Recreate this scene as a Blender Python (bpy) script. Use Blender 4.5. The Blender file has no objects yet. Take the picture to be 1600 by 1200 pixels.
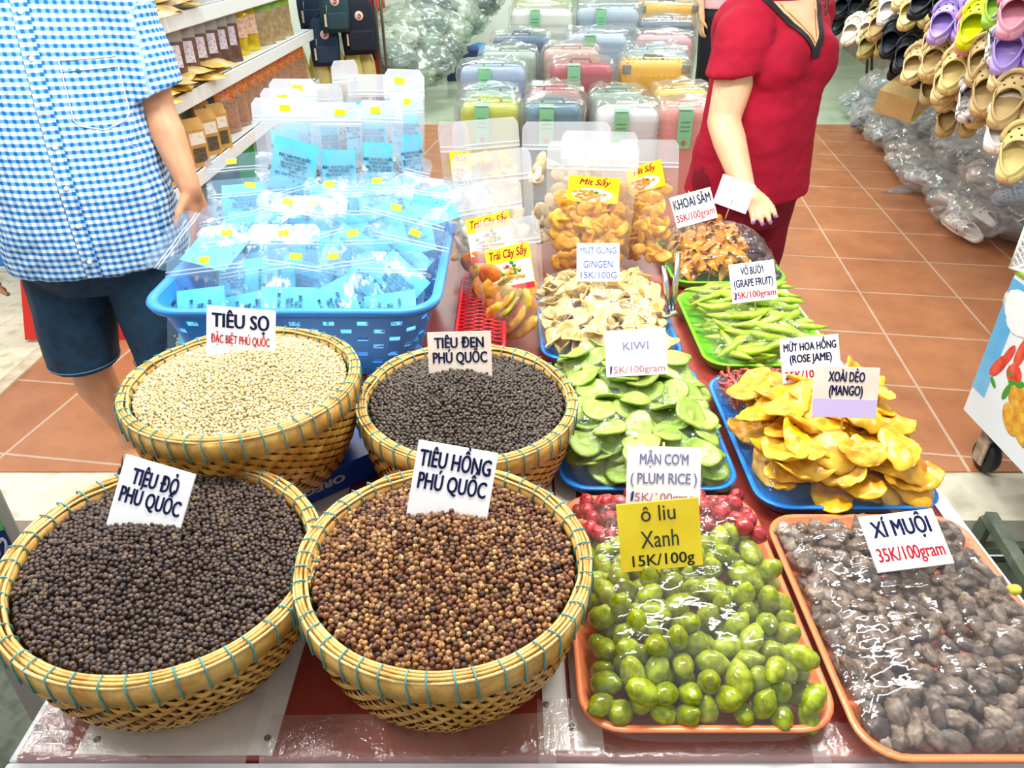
import bpy, bmesh, math, random
import numpy as np
from mathutils import Vector, Matrix, Euler, noise
PI = math.pi
R = random.Random(11)
SC = bpy.context.scene
C = SC.collection

# ---------------------------------------------------------------- camera
CAM_H, CAM_PITCH, FPX = 1.5, math.radians(31.5), 1160.0
cam_data = bpy.data.cameras.new('camera')
cam_data.sensor_width = 36.0
cam_data.lens = FPX / 1600 * 36.0
cam_data.clip_start = 0.05
cam = bpy.data.objects.new('camera', cam_data)
C.objects.link(cam)
cam.location = (0, 0, CAM_H)
cam.rotation_euler = (PI / 2 - CAM_PITCH, 0, 0)
SC.camera = cam

# ---------------------------------------------------------------- world, lamps, exposure
SC.view_settings.view_transform = 'Standard'
SC.view_settings.look = 'None'
SC.view_settings.gamma = 1.0
SC.view_settings.use_curve_mapping = False
SC.view_settings.exposure = 0.55
SC.cycles.transparent_max_bounces = 40
SC.cycles.max_bounces = 8
world = bpy.data.worlds.new('street_daylight')
SC.world = world
world.use_nodes = True
bg = world.node_tree.nodes['Background']
bg.inputs[0].default_value = (0.93, 0.97, 1.0, 1)
bg.inputs[1].default_value = 0.52

def lamp(name, loc, rot, size, power, color=(1, 1, 1)):
    l = bpy.data.lights.new(name, 'AREA')
    l.shape = 'RECTANGLE'
    l.size, l.size_y = size
    l.energy = power
    l.color = color
    o = bpy.data.objects.new(name, l)
    C.objects.link(o)
    o.location = loc
    o.rotation_euler = rot
    return o

# fluorescent battens and two added fill lamps under the shop ceiling, and the stall's own lamps under the awning
for i, (x, y, p) in enumerate([(-0.9, 3.4, 20), (-1.9, 2.7, 24), (1.2, 3.6, 20), (-0.9, 5.8, 24), (1.3, 5.8, 24),  # second entry: added fill, stands in for street daylight on the left floor
                               (-0.2, 8.6, 34), (2.2, 8.2, 30), (2.4, 4.8, 40), (0.2, 11.0, 30)]):  # next to last entry: added fill that brightens the bagged shoes
    lamp('batten_and_fill', (x, y, 2.85), (0, 0, 0), (1.2, 0.14), p, (0.95, 1.0, 0.97))
lamp('stall_lamp', (-0.25, 1.35, 2.45), (math.radians(-14), 0, 0), (0.9, 0.12), 20, (1.0, 0.98, 0.94))
lamp('stall_lamp', (0.62, 1.30, 2.35), (math.radians(-10), 0, 0), (0.9, 0.12), 25, (1.0, 0.98, 0.94))
lamp('stall_lamp', (-1.35, 0.7, 2.4), (0, math.radians(-22), 0), (0.12, 0.8), 15, (1.0, 0.98, 0.94))

# ---------------------------------------------------------------- pixel -> place (used only to read positions off the photograph)
def ray(px, py):
    u = (px - 800) / FPX
    v = (600 - py) / FPX
    c, s = math.cos(CAM_PITCH), math.sin(CAM_PITCH)
    return Vector((u, c + v * s, -s + v * c))
def P(px, py, z=None, Y=None, X=None, plane=None):
    d = ray(px, py)
    if plane is not None:                       # (nx, ny, d): nx*X + ny*Y = d
        t = plane[2] / (plane[0] * d.x + plane[1] * d.y)
    else:
        t = (z - CAM_H) / d.z if z is not None else (Y / d.y if Y is not None else X / d.x)
    return Vector((0, 0, CAM_H)) + d * t

# ---------------------------------------------------------------- materials
def srgb(h):
    h = h.lstrip('#')
    out = []
    for i in (0, 2, 4):
        v = int(h[i:i + 2], 16) / 255
        out.append(v / 12.92 if v <= 0.04045 else ((v + 0.055) / 1.055) ** 2.4)
    return (*out, 1)
class NT:
    def __init__(s, name):
        s.m = bpy.data.materials.new(name)
        s.m.use_nodes = True
        s.t = s.m.node_tree
        s.b = s.t.nodes.get('Principled BSDF')
        s.out = s.t.nodes.get('Material Output')
    def n(s, typ, **kw):
        nd = s.t.nodes.new(typ)
        for k, v in kw.items():
            setattr(nd, k, v)
        return nd
    def l(s, a, b):
        s.t.links.new(a, b)
    def coord(s, which='Object', scale=None):
        tc = s.n('ShaderNodeTexCoord')
        if scale is None:
            return tc.outputs[which]
        mp = s.n('ShaderNodeMapping')
        s.l(tc.outputs[which], mp.inputs[0])
        mp.inputs['Scale'].default_value = scale if hasattr(scale, '__len__') else (scale,) * 3
        return mp.outputs[0]
    def noise(s, scale, detail=3, rough=.5, co=None):
        nd = s.n('ShaderNodeTexNoise')
        nd.inputs['Scale'].default_value = scale
        nd.inputs['Detail'].default_value = detail
        nd.inputs['Roughness'].default_value = rough
        s.l(co if co is not None else s.coord(), nd.inputs['Vector'])
        return nd.outputs['Fac']
    def ramp(s, fac, stops, interp='LINEAR'):
        r = s.n('ShaderNodeValToRGB')
        r.color_ramp.interpolation = interp
        e = r.color_ramp.elements
        while len(e) < len(stops):
            e.new(0.5)
        for el, (p, c) in zip(e, stops):
            el.position = p
            el.color = srgb(c) if isinstance(c, str) else c
        s.l(fac, r.inputs[0])
        return r.outputs[0]
    def bump(s, fac, strength=.3, dist=.002):
        b = s.n('ShaderNodeBump')
        b.inputs['Strength'].default_value = strength
        b.inputs['Distance'].default_value = dist
        s.l(fac, b.inputs['Height'])
        s.l(b.outputs[0], s.b.inputs['Normal'])
        return b
    def math(s, op, a, b=None):
        m = s.n('ShaderNodeMath', operation=op)
        for i, v in enumerate((a, b)):
            if v is None: continue
            if isinstance(v, (int, float)): m.inputs[i].default_value = v
            else: s.l(v, m.inputs[i])
        return m.outputs[0]
MATS = {}
def mat(name, col='#cccccc', rough=.5, metal=0, var=None, vscale=30, bump=0, bscale=80, island=None, spec=.5,
        trans=0, sss=0, alpha=1, coat=0, detail=3):
    """plain principled with optional noise colour variation (var = list of colours), per-piece variation (island) and bump"""
    if name in MATS:
        return MATS[name]
    t = NT(name)
    b = t.b
    b.inputs['Base Color'].default_value = srgb(col)
    b.inputs['Roughness'].default_value = rough
    b.inputs['Metallic'].default_value = metal
    b.inputs['Specular IOR Level'].default_value = spec
    b.inputs['Transmission Weight'].default_value = trans
    b.inputs['Alpha'].default_value = alpha
    b.inputs['Coat Weight'].default_value = coat
    if sss:
        b.inputs['Subsurface Weight'].default_value = sss
        b.inputs['Subsurface Radius'].default_value = (.01, .006, .003)
    if island:
        g = t.n('ShaderNodeNewGeometry')
        src = g.outputs['Random Per Island']
        stops = [(i / max(1, len(island) - 1), c) for i, c in enumerate(island)]
        c1 = t.ramp(src, stops)
        if var:
            mx = t.n('ShaderNodeMix', data_type='RGBA')
            mx.blend_type = 'MULTIPLY'
            mx.inputs[0].default_value = 1
            t.l(c1, mx.inputs[6])
            t.l(t.ramp(t.noise(vscale, detail), [(.3 + .4 * i / max(1, len(var) - 1), c) for i, c in enumerate(var)]), mx.inputs[7])
            c1 = mx.outputs[2]
        t.l(c1, b.inputs['Base Color'])
    elif var:
        stops = [(.3 + .4 * i / max(1, len(var) - 1), c) for i, c in enumerate(var)]
        t.l(t.ramp(t.noise(vscale, detail), stops), b.inputs['Base Color'])
    if bump:
        t.bump(t.noise(bscale, 4), bump)
    MATS[name] = t.m
    return t.m
def omat(name, cols, rough=.4, spec=.5, sss=0, var=None, vscale=60, bump=0, bscale=120, trans=0):
    """colour differs a little from object to object (Object Info random)"""
    if name in MATS:
        return MATS[name]
    t = NT(name)
    oi = t.n('ShaderNodeObjectInfo')
    c = t.ramp(oi.outputs['Random'], [(i / max(1, len(cols) - 1), k) for i, k in enumerate(cols)])
    if var:
        mx = t.n('ShaderNodeMix', data_type='RGBA')
        mx.blend_type = 'MULTIPLY'
        mx.inputs[0].default_value = 1
        t.l(c, mx.inputs[6])
        t.l(t.ramp(t.noise(vscale, 3), [(.35 + .3 * i / max(1, len(var) - 1), k) for i, k in enumerate(var)]), mx.inputs[7])
        c = mx.outputs[2]
    t.l(c, t.b.inputs['Base Color'])
    t.b.inputs['Roughness'].default_value = rough
    t.b.inputs['Specular IOR Level'].default_value = spec
    t.b.inputs['Transmission Weight'].default_value = trans
    if sss:
        t.b.inputs['Subsurface Weight'].default_value = sss
        t.b.inputs['Subsurface Radius'].default_value = (.008, .006, .002)
    if bump:
        t.bump(t.noise(bscale, 4), bump)
    MATS[name] = t.m
    return t.m
def film(name, tint='#ffffff', body=.12, gloss=.06, rough=.12, bump=.25, bscale=40, rim=.35):
    """thin clear plastic film: mostly see-through, a little milky, glossy with creases"""
    if name in MATS:
        return MATS[name]
    t = NT(name)
    t.t.nodes.remove(t.b)
    tr = t.n('ShaderNodeBsdfTransparent')
    df = t.n('ShaderNodeBsdfDiffuse'); df.inputs[0].default_value = srgb(tint)
    tl = t.n('ShaderNodeBsdfTranslucent'); tl.inputs[0].default_value = srgb(tint)
    gl = t.n('ShaderNodeBsdfGlossy'); gl.inputs['Roughness'].default_value = rough
    lw = t.n('ShaderNodeLayerWeight'); lw.inputs[0].default_value = .25
    bp = t.n('ShaderNodeBump'); bp.inputs['Strength'].default_value = bump; bp.inputs['Distance'].default_value = .01
    t.l(t.noise(bscale, 4, .6), bp.inputs['Height'])
    t.l(bp.outputs[0], gl.inputs['Normal'])
    m0 = t.n('ShaderNodeMixShader'); m0.inputs[0].default_value = .5
    t.l(df.outputs[0], m0.inputs[1]); t.l(tl.outputs[0], m0.inputs[2])
    m1 = t.n('ShaderNodeMixShader'); m1.inputs[0].default_value = body
    t.l(tr.outputs[0], m1.inputs[1]); t.l(m0.outputs[0], m1.inputs[2])
    m2 = t.n('ShaderNodeMixShader')
    fac = t.math('ADD', t.math('MULTIPLY', lw.outputs['Facing'], rim), gloss)
    t.l(fac, m2.inputs[0])
    t.l(m1.outputs[0], m2.inputs[1]); t.l(gl.outputs[0], m2.inputs[2])
    t.l(m2.outputs[0], t.out.inputs[0])
    MATS[name] = t.m
    return t.m

# ---------------------------------------------------------------- mesh builder
class MB:
    def __init__(s):
        s.v, s.f, s.mi, s.sm = [], [], [], []
    def add(s, v, f, mi=0, M=None, smooth=True):
        k = len(s.v)
        s.v += [tuple(M @ Vector(p)) for p in v] if M is not None else [tuple(p) for p in v]
        for q in f:
            s.f.append(tuple(i + k for i in q)); s.mi.append(mi); s.sm.append(smooth)
        return s
    def box(s, c, d, mi=0, M=None, bev=0):
        x, y, z = c; a, b, h = d[0] / 2, d[1] / 2, d[2] / 2
        if bev <= 0:
            v = [(x + i * a, y + j * b, z + k * h) for k in (-1, 1) for j in (-1, 1) for i in (-1, 1)]
            return s.add(v, [(0, 2, 3, 1), (4, 5, 7, 6), (0, 1, 5, 4), (2, 6, 7, 3), (0, 4, 6, 2), (1, 3, 7, 5)], mi, M, False)
        e = min(bev, a * .49, b * .49, h * .49)
        rings = [rrect(a - e, b - e, e, -h, 2), rrect(a, b, e * 1.5, -h + e, 2), rrect(a, b, e * 1.5, h - e, 2), rrect(a - e, b - e, e, h, 2)]
        rings = [[(p[0] + x, p[1] + y, p[2] + z) for p in r] for r in rings]
        return s.loft(rings, mi, M, smooth=False)
    def loft(s, rings, mi=0, M=None, caps=(True, True), closed=True, smooth=True):
        n = len(rings[0]); v = [p for r in rings for p in r]; f = []
        for i in range(len(rings) - 1):
            for j in range(n if closed else n - 1):
                k = (j + 1) % n
                f.append((i * n + j, i * n + k, (i + 1) * n + k, (i + 1) * n + j))
        if closed and caps[0]: f.append(tuple(range(n - 1, -1, -1)))
        if closed and caps[1]: f.append(tuple((len(rings) - 1) * n + j for j in range(n)))
        return s.add(v, f, mi, M, smooth)
    def tube(s, pts, r, n=8, mi=0, M=None, closed=False, caps=True):
        pts = [Vector(p) for p in pts]; rr = r if hasattr(r, '__len__') else [r] * len(pts)
        rings = []; up = None
        for i, p in enumerate(pts):
            a = pts[(i - 1) % len(pts)] if (closed or i > 0) else p
            b = pts[(i + 1) % len(pts)] if (closed or i < len(pts) - 1) else p
            t = (b - a).normalized()
            if up is None:
                up = Vector((0, 0, 1)) if abs(t.z) < .9 else Vector((1, 0, 0))
            u = (up - t * up.dot(t))
            u = u.normalized() if u.length > 1e-6 else t.orthogonal().normalized()
            w = t.cross(u); up = u
            rings.append([tuple(p + (u * math.cos(2 * PI * j / n) + w * math.sin(2 * PI * j / n)) * rr[i]) for j in range(n)])
        if closed: rings.append(rings[0]); caps = False
        return s.loft(rings, mi, M, (caps, caps))
    def lathe(s, prof, n=32, mi=0, M=None, caps=(False, False)):
        rings = [[(r * math.cos(2 * PI * j / n), r * math.sin(2 * PI * j / n), z) for j in range(n)] for r, z in prof]
        return s.loft(rings, mi, M, caps)
    def ell(s, c, r, nu=12, nv=8, mi=0, M=None):
        r = r if hasattr(r, '__len__') else (r,) * 3
        v, f = [(c[0], c[1], c[2] - r[2])], []
        for i in range(1, nv):
            a = -PI / 2 + PI * i / nv
            for j in range(nu):
                b = 2 * PI * j / nu
                v.append((c[0] + r[0] * math.cos(a) * math.cos(b), c[1] + r[1] * math.cos(a) * math.sin(b), c[2] + r[2] * math.sin(a)))
        v.append((c[0], c[1], c[2] + r[2])); L = len(v) - 1
        for j in range(nu):
            k = (j + 1) % nu
            f.append((0, 1 + k, 1 + j)); f.append((L, L - nu + j, L - nu + k))
            for i in range(nv - 2):
                f.append((1 + i * nu + j, 1 + i * nu + k, 1 + (i + 1) * nu + k, 1 + (i + 1) * nu + j))
        return s.add(v, f, mi, M)
    def grid(s, fn, nu, nv, mi=0, M=None, smooth=True):
        v = [fn(i / nu, j / nv) for j in range(nv + 1) for i in range(nu + 1)]
        f = [(j * (nu + 1) + i, j * (nu + 1) + i + 1, (j + 1) * (nu + 1) + i + 1, (j + 1) * (nu + 1) + i) for j in range(nv) for i in range(nu)]
        return s.add(v, f, mi, M, smooth)
    def prism(s, outline, z0, z1, mi=0, M=None):
        return s.loft([[(x, y, z0) for x, y in outline], [(x, y, z1) for x, y in outline]], mi, M, smooth=False)
    def mesh(s, name, mats):
        me = bpy.data.meshes.new(name)
        me.from_pydata(s.v, [], s.f)
        for m in (mats if isinstance(mats, (list, tuple)) else [mats]):
            me.materials.append(m)
        me.polygons.foreach_set('material_index', s.mi)
        me.polygons.foreach_set('use_smooth', s.sm)
        me.update()
        return me
    def build(s, name, mats, parent=None):
        return link(name, s.mesh(name, mats), parent)
def rrect(a, b, r, z, k=4, cx=0, cy=0):
    r = max(1e-5, min(r, a, b)); out = []
    for q, (sx, sy) in enumerate(((1, 1), (-1, 1), (-1, -1), (1, -1))):
        for i in range(k + 1):
            t = PI / 2 * (q + i / k)
            out.append((cx + sx * (a - r) + r * math.cos(t), cy + sy * (b - r) + r * math.sin(t), z))
    return out
def link(name, me, parent=None):
    o = bpy.data.objects.new(name, me)
    C.objects.link(o)
    if parent is not None: o.parent = parent
    return o
def tag(o, label=None, cat=None, group=None, kind=None):
    if label: o['label'] = label
    if cat: o['category'] = cat
    if group: o['group'] = group
    if kind: o['kind'] = kind
    return o
def thing(name, label, cat, loc=(0, 0, 0), rot=(0, 0, 0), group=None):
    o = bpy.data.objects.new(name, None)
    o.empty_display_size = .05
    C.objects.link(o)
    o.location = loc; o.rotation_euler = rot
    return tag(o, label, cat, group)
def structure(name, mb, m):
    return tag(mb.build(name, m), kind='structure')
def dup(src, label=None, group=None):
    """copy of a thing with copies of its parts and sub-parts"""
    c = src.copy(); C.objects.link(c)
    def rec(a, b):
        for ch in a.children:
            d = ch.copy(); C.objects.link(d); d.parent = b
            d.matrix_parent_inverse = ch.matrix_parent_inverse
            rec(ch, d)
    rec(src, c)
    if label: c['label'] = label
    if group: c['group'] = group
    return c
def axes(o, x, y, z, loc, sc=1):
    """place o with its local axes along the given world vectors"""
    M = Matrix((x, y, z)).transposed().to_4x4()
    o.matrix_world = Matrix.Translation(loc) @ M @ Matrix.Scale(sc, 4)
def frame_from(y, up):
    y = Vector(y).normalized(); x = y.cross(Vector(up)).normalized(); z = x.cross(y)
    return x, y, z
def text(s, h, m, parent, loc, rot=(0, 0, 0), sx=.8, bold=.0, align='CENTER', width=None, name='lettering', depth=.0004, shear=0):
    """flat lettering as a mesh; h = cap height"""
    cu = bpy.data.curves.new('t', 'FONT')
    cu.body = s.replace('Ơ', "O'").replace('Ở', "Ỏ'"); cu.size = h / .73; cu.align_x = align; cu.align_y = 'CENTER'
    cu.extrude = depth; cu.resolution_u = 3; cu.space_line = .95; cu.shear = shear
    cu.fill_mode = 'FRONT' if depth == 0 else 'BOTH'
    tmp = bpy.data.objects.new('t', cu); C.objects.link(tmp)
    dg = bpy.context.evaluated_depsgraph_get(); dg.update()
    me = bpy.data.meshes.new_from_object(tmp.evaluated_get(dg))
    bpy.data.objects.remove(tmp); bpy.data.curves.remove(cu)
    if bold and len(me.vertices):               # heavier strokes: the outline laid side by side
        b = bmesh.new(); b.from_mesh(me); geo = b.verts[:] + b.edges[:] + b.faces[:]
        k = 2 if bold > .03 else 1
        for dx, dy in ([(1, 0), (-1, 0)] if k == 1 else [(1, 0), (-1, 0), (.5, .45), (-.5, -.45)]):
            g = bmesh.ops.duplicate(b, geom=geo)['geom']
            bmesh.ops.translate(b, verts=[q for q in g if isinstance(q, bmesh.types.BMVert)], vec=(dx * bold * h, dy * bold * h, 0))
        b.to_mesh(me); b.free()
    me.name = name
    if len(me.vertices):
        xs = [v.co.x for v in me.vertices]
        if width: sx = width / max(1e-6, max(xs) - min(xs))
        me.transform(Matrix.Diagonal((sx, 1, 1, 1)))
    me.materials.clear(); me.materials.append(m)
    o = link(name, me, parent)
    o.location = loc; o.rotation_euler = rot
    return o
def fbm(p, s=1.0, seed=0):
    v = Vector(p) * s + Vector((seed * 7.3, seed * 3.1, seed * 5.7))
    return noise.noise(v) + .5 * noise.noise(v * 2.1) + .25 * noise.noise(v * 4.3)
T = .70                                      # height of the table top
# ================================================================ the setting
def tile_mat():
    t = NT('terracotta_tiles')
    co = t.n('ShaderNodeTexCoord')
    mp = t.n('ShaderNodeMapping')
    mp.inputs['Rotation'].default_value = (0, 0, math.radians(8.2))
    mp.inputs['Location'].default_value = (.16, .035, 0)
    t.l(co.outputs['Object'], mp.inputs[0])
    br = t.n('ShaderNodeTexBrick', offset=0.0, squash=1.0)
    br.inputs['Scale'].default_value = 1.0
    br.inputs['Mortar Size'].default_value = .006
    br.inputs['Mortar Smooth'].default_value = .3
    br.inputs['Brick Width'].default_value = .452
    br.inputs['Row Height'].default_value = .443
    br.inputs['Color1'].default_value = srgb('#c08056')
    br.inputs['Color2'].default_value = srgb('#b6754c')
    br.inputs['Mortar'].default_value = srgb('#d2b69c')
    t.l(mp.outputs[0], br.inputs['Vector'])
    mx = t.n('ShaderNodeMix', data_type='RGBA'); mx.blend_type = 'MULTIPLY'; mx.inputs[0].default_value = 1
    t.l(br.outputs['Color'], mx.inputs[6])
    t.l(t.ramp(t.noise(5, 6, .65), [(.3, '#dcd3cf'), (.7, '#ffffff')]), mx.inputs[7])
    t.l(mx.outputs[2], t.b.inputs['Base Color'])
    t.b.inputs['Roughness'].default_value = .38
    t.bump(t.math('SUBTRACT', 1.0, br.outputs['Fac']), .25, .003)
    return t.m
def floor_box(name, x0, x1, y0, y1, m, top=0, thick=.12, kind='structure'):
    mb = MB(); mb.box(((x0 + x1) / 2, (y0 + y1) / 2, top - thick / 2), (x1 - x0, y1 - y0, thick))
    return structure(name, mb, m)
Y_THR, Y_BACK = 1.905, 6.92
floor_box('floor', -1.95, 6.5, Y_THR, Y_BACK, tile_mat())
floor_box('floor_back', -3.2, 7.5, Y_BACK, 14.0, mat('pale_floor', '#b9c8ae', .25, var=['#a9baa0', '#c6d2ba'], vscale=2))
stone = mat('threshold_stone', '#cfcbb8', .5, var=['#b3ae97', '#d4cfbc', '#c6c2ac'], vscale=9, bump=.1, bscale=60)
floor_box('trim_1', -4.2, 6.5, 1.675, Y_THR, stone, top=-.004)
floor_box('floor_step', -4.2, -.35, 1.45, 1.675, mat('step_tile', '#a8604d', .5, var=['#9a5242', '#b4705c'], vscale=12), top=-.05)
asphalt = mat('street_asphalt', '#4c5147', .8, var=['#343a30', '#5c6254', '#484e42'], vscale=16, bump=.4, bscale=160)
floor_box('floor_street', -5, 6.5, -1.5, 1.675, asphalt, top=-.15)
floor_box('floor_pavement', -5.0, -1.95, Y_THR, 6.0, mat('beige_concrete', '#d8ccb0', .8, var=['#c2b492', '#e0d5bd', '#d2c6a8'], vscale=14, bump=.3, bscale=90), top=-.012)
mb = MB(); mb.box((-1.955, 2.9, -.005), (.06, 1.9, .03)); structure('trim_2', mb, mat('kerb', '#cbb89a', .8, var=['#b9a486', '#dccbb0'], vscale=20))
wallm = mat('shop_wall', '#dfe6dc', .7, var=['#dfe4dd', '#ecefe8'], vscale=3)
def wall(name, a, b, th=.12, h=3.0, m=wallm):
    a, b = Vector(a), Vector(b); d = (b - a); n = Vector((-d.y, d.x)).normalized() * th
    mb = MB()
    mb.prism([tuple(a), tuple(b), tuple(b + n), tuple(a + n)], 0, h)
    return structure(name, mb, m)
wall('wall_left', (-2.06, 12.0), (-2.06, 3.15), th=-.12)
wall('wall_back', (4.9, 12.0), (-2.18, 12.0), th=-.12)
wall('wall_right', (3.0, 2.6), (4.9, 12.0), th=-.12, m=mat('right_wall', '#8f8579', .8, var=['#7d7468', '#9c9285'], vscale=6))
mb = MB(); mb.prism([(-2.2, 2.0), (3.2, 2.0), (5.1, 12.1), (-2.2, 12.1)], 3.0, 3.1)
structure('ceiling', mb, mat('ceiling_white', '#eef2ec', .8))

# ================================================================ the stall table
tab = thing('stall_table', 'long red laminate stall table with white board panels and taped front edge', 'table', (.07, 1.3, 0))
def tpart(name, mb, m, par=None):
    o = mb.build(name, m, tab if par is None else par)
    if par is None: o.location = -tab.location
    return o
TX0, TX1, TY0, TY1 = -.565, .715, .497, 2.12
red = mat('red_laminate', '#86332a', .28, var=['#7a271e', '#933c32'], vscale=7, bump=.02, bscale=40)
mb = MB(); mb.box(((TX0 + TX1) / 2, (TY0 + TY1) / 2, T - .014), (TX1 - TX0, TY1 - TY0, .022), bev=.002)
tpart('table_top', mb, red)
whp = mat('white_board', '#cfcac2', .35, var=['#bdb8ae', '#d6d2ca'], vscale=6)
mb = MB(); mb.box((-.385, .90, T - .0015), (.225, .80, .003)); tpart('white_panel', mb, whp)
mb = MB(); mb.box((.052, .88, T - .0015), (.030, .75, .003)); tpart('white_strip', mb, whp)
mb = MB(); mb.box((.089, .88, T - .0015), (.034, .75, .003)); tpart('white_strip', mb, whp)
mb = MB(); mb.box((.7, 1.35, T - .0015), (.022, 1.5, .003)); tpart('edge_strip', mb, mat('edge_white', '#e8e4da', .4))
alu = mat('pale_edge', '#d9dce0', .35, var=['#c5c9cf', '#e4e3e0'], vscale=12)
mb = MB(); mb.box(((TX0 + TX1) / 2, TY0 - .006, T - .030), (TX1 - TX0 + .02, .010, .042), bev=.002)
tpart('front_edge', mb, alu)
for x in (TX0 - .005, TX1 + .005):
    mb = MB(); mb.box((x, (TY0 + TY1) / 2, T - .030), (.010, TY1 - TY0, .042), bev=.002); tpart('side_edge', mb, alu)
for x in (TX0 + .05, TX1 - .05):
    for y in (TY0 + .08, TY1 - .08):
        mb = MB(); mb.box((x, y, (T - .025 - .15) / 2 if y < 1.4 else (T - .025) / 2), (.04, .04, T - .025 + (.15 if y < 1.4 else 0)), bev=.003)
        tpart('leg', mb, mat('grey_steel', '#7c7f7c', .45, .6))
screwm = mat('dark_screw', '#2a2522', .4, .7)
for (px, py) in [(58, 1136), (152, 1155), (418, 1153), (853, 1101), (893, 1135), (1222, 975)]:
    p = P(px, py, z=T)
    mb = MB(); mb.lathe([(.0001, .0024), (.003, .002), (.0042, .0004), (.0042, -.001)], 10, M=Matrix.Translation(p)); tpart('screw', mb, screwm)
# clear tape wrapped over the front edge, creased
def tape(x0, x1, seed, y1=.0, w=.055):
    def fn(u, v):
        x = x0 + (x1 - x0) * u
        k = fbm((x, v * .2, 0), 22, seed)
        if v < .62:
            y = TY0 - .004 + (w + y1) * (1 - v / .62) + .004 * fbm((x, 0, 0), 9, seed); z = T + .003 + .004 * abs(k) * (1 if .05 < v else .3)
        else:
            y = TY0 - .013 - .003 * abs(k); z = T + .001 - (v - .62) / .38 * .045
        return (x, y, z)
    mb = MB(); mb.grid(fn, int((x1 - x0) * 130) + 6, 12)
    o = tpart('clear_tape', mb, film('tape_film', '#fff2e8', .16, .10, .08, .5, 60, .4))
tape(-.562, -.30, 3, .015, .07); tape(-.285, .05, 5); tape(.03, .36, 9, .02); tape(.34, .70, 12, -.01)
def ltape(u, v):
    return (TX0 + .002 + .05 * v, .50 + .22 * u, T + .003 + .005 * abs(fbm((u, v, 0), 5, 2)))
mb = MB(); mb.grid(ltape, 24, 8); tpart('clear_tape', mb, film('tape_film'))
# ================================================================ bamboo baskets full of pepper
def bamboo(name, cols, vs=1.0):
    t = NT(name)
    g = t.n('ShaderNodeNewGeometry')
    c1 = t.ramp(g.outputs['Random Per Island'], [(i / (len(cols) - 1), c) for i, c in enumerate(cols)])
    mx = t.n('ShaderNodeMix', data_type='RGBA'); mx.blend_type = 'MULTIPLY'; mx.inputs[0].default_value = 1
    t.l(c1, mx.inputs[6])
    t.l(t.ramp(t.noise(26, 5, .7), [(.32, '#c9a878'), (.62, '#ffffff')]), mx.inputs[7])
    t.l(mx.outputs[2], t.b.inputs['Base Color'])
    t.b.inputs['Roughness'].default_value = .36
    t.bump(t.noise(300, 2), .15)
    return t.m
weave_m = bamboo('woven_bamboo', ['#c6913f', '#d9a850', '#b8842f', '#e0b45e'])
shade_m = mat('bamboo_backing', '#8f6224', .6, var=['#7d541d', '#a3732f'], vscale=40)
band_m = bamboo('bamboo_band', ['#cf9f48', '#d9ae5c', '#c4923c'])
hoop_m = bamboo('bamboo_splints', ['#d9b468', '#cba04c', '#e2c480', '#bf8f3e'])
thread_m = mat('teal_thread', '#3f8f92', .6, var=['#347f86', '#56a3a2'], vscale=60)
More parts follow.
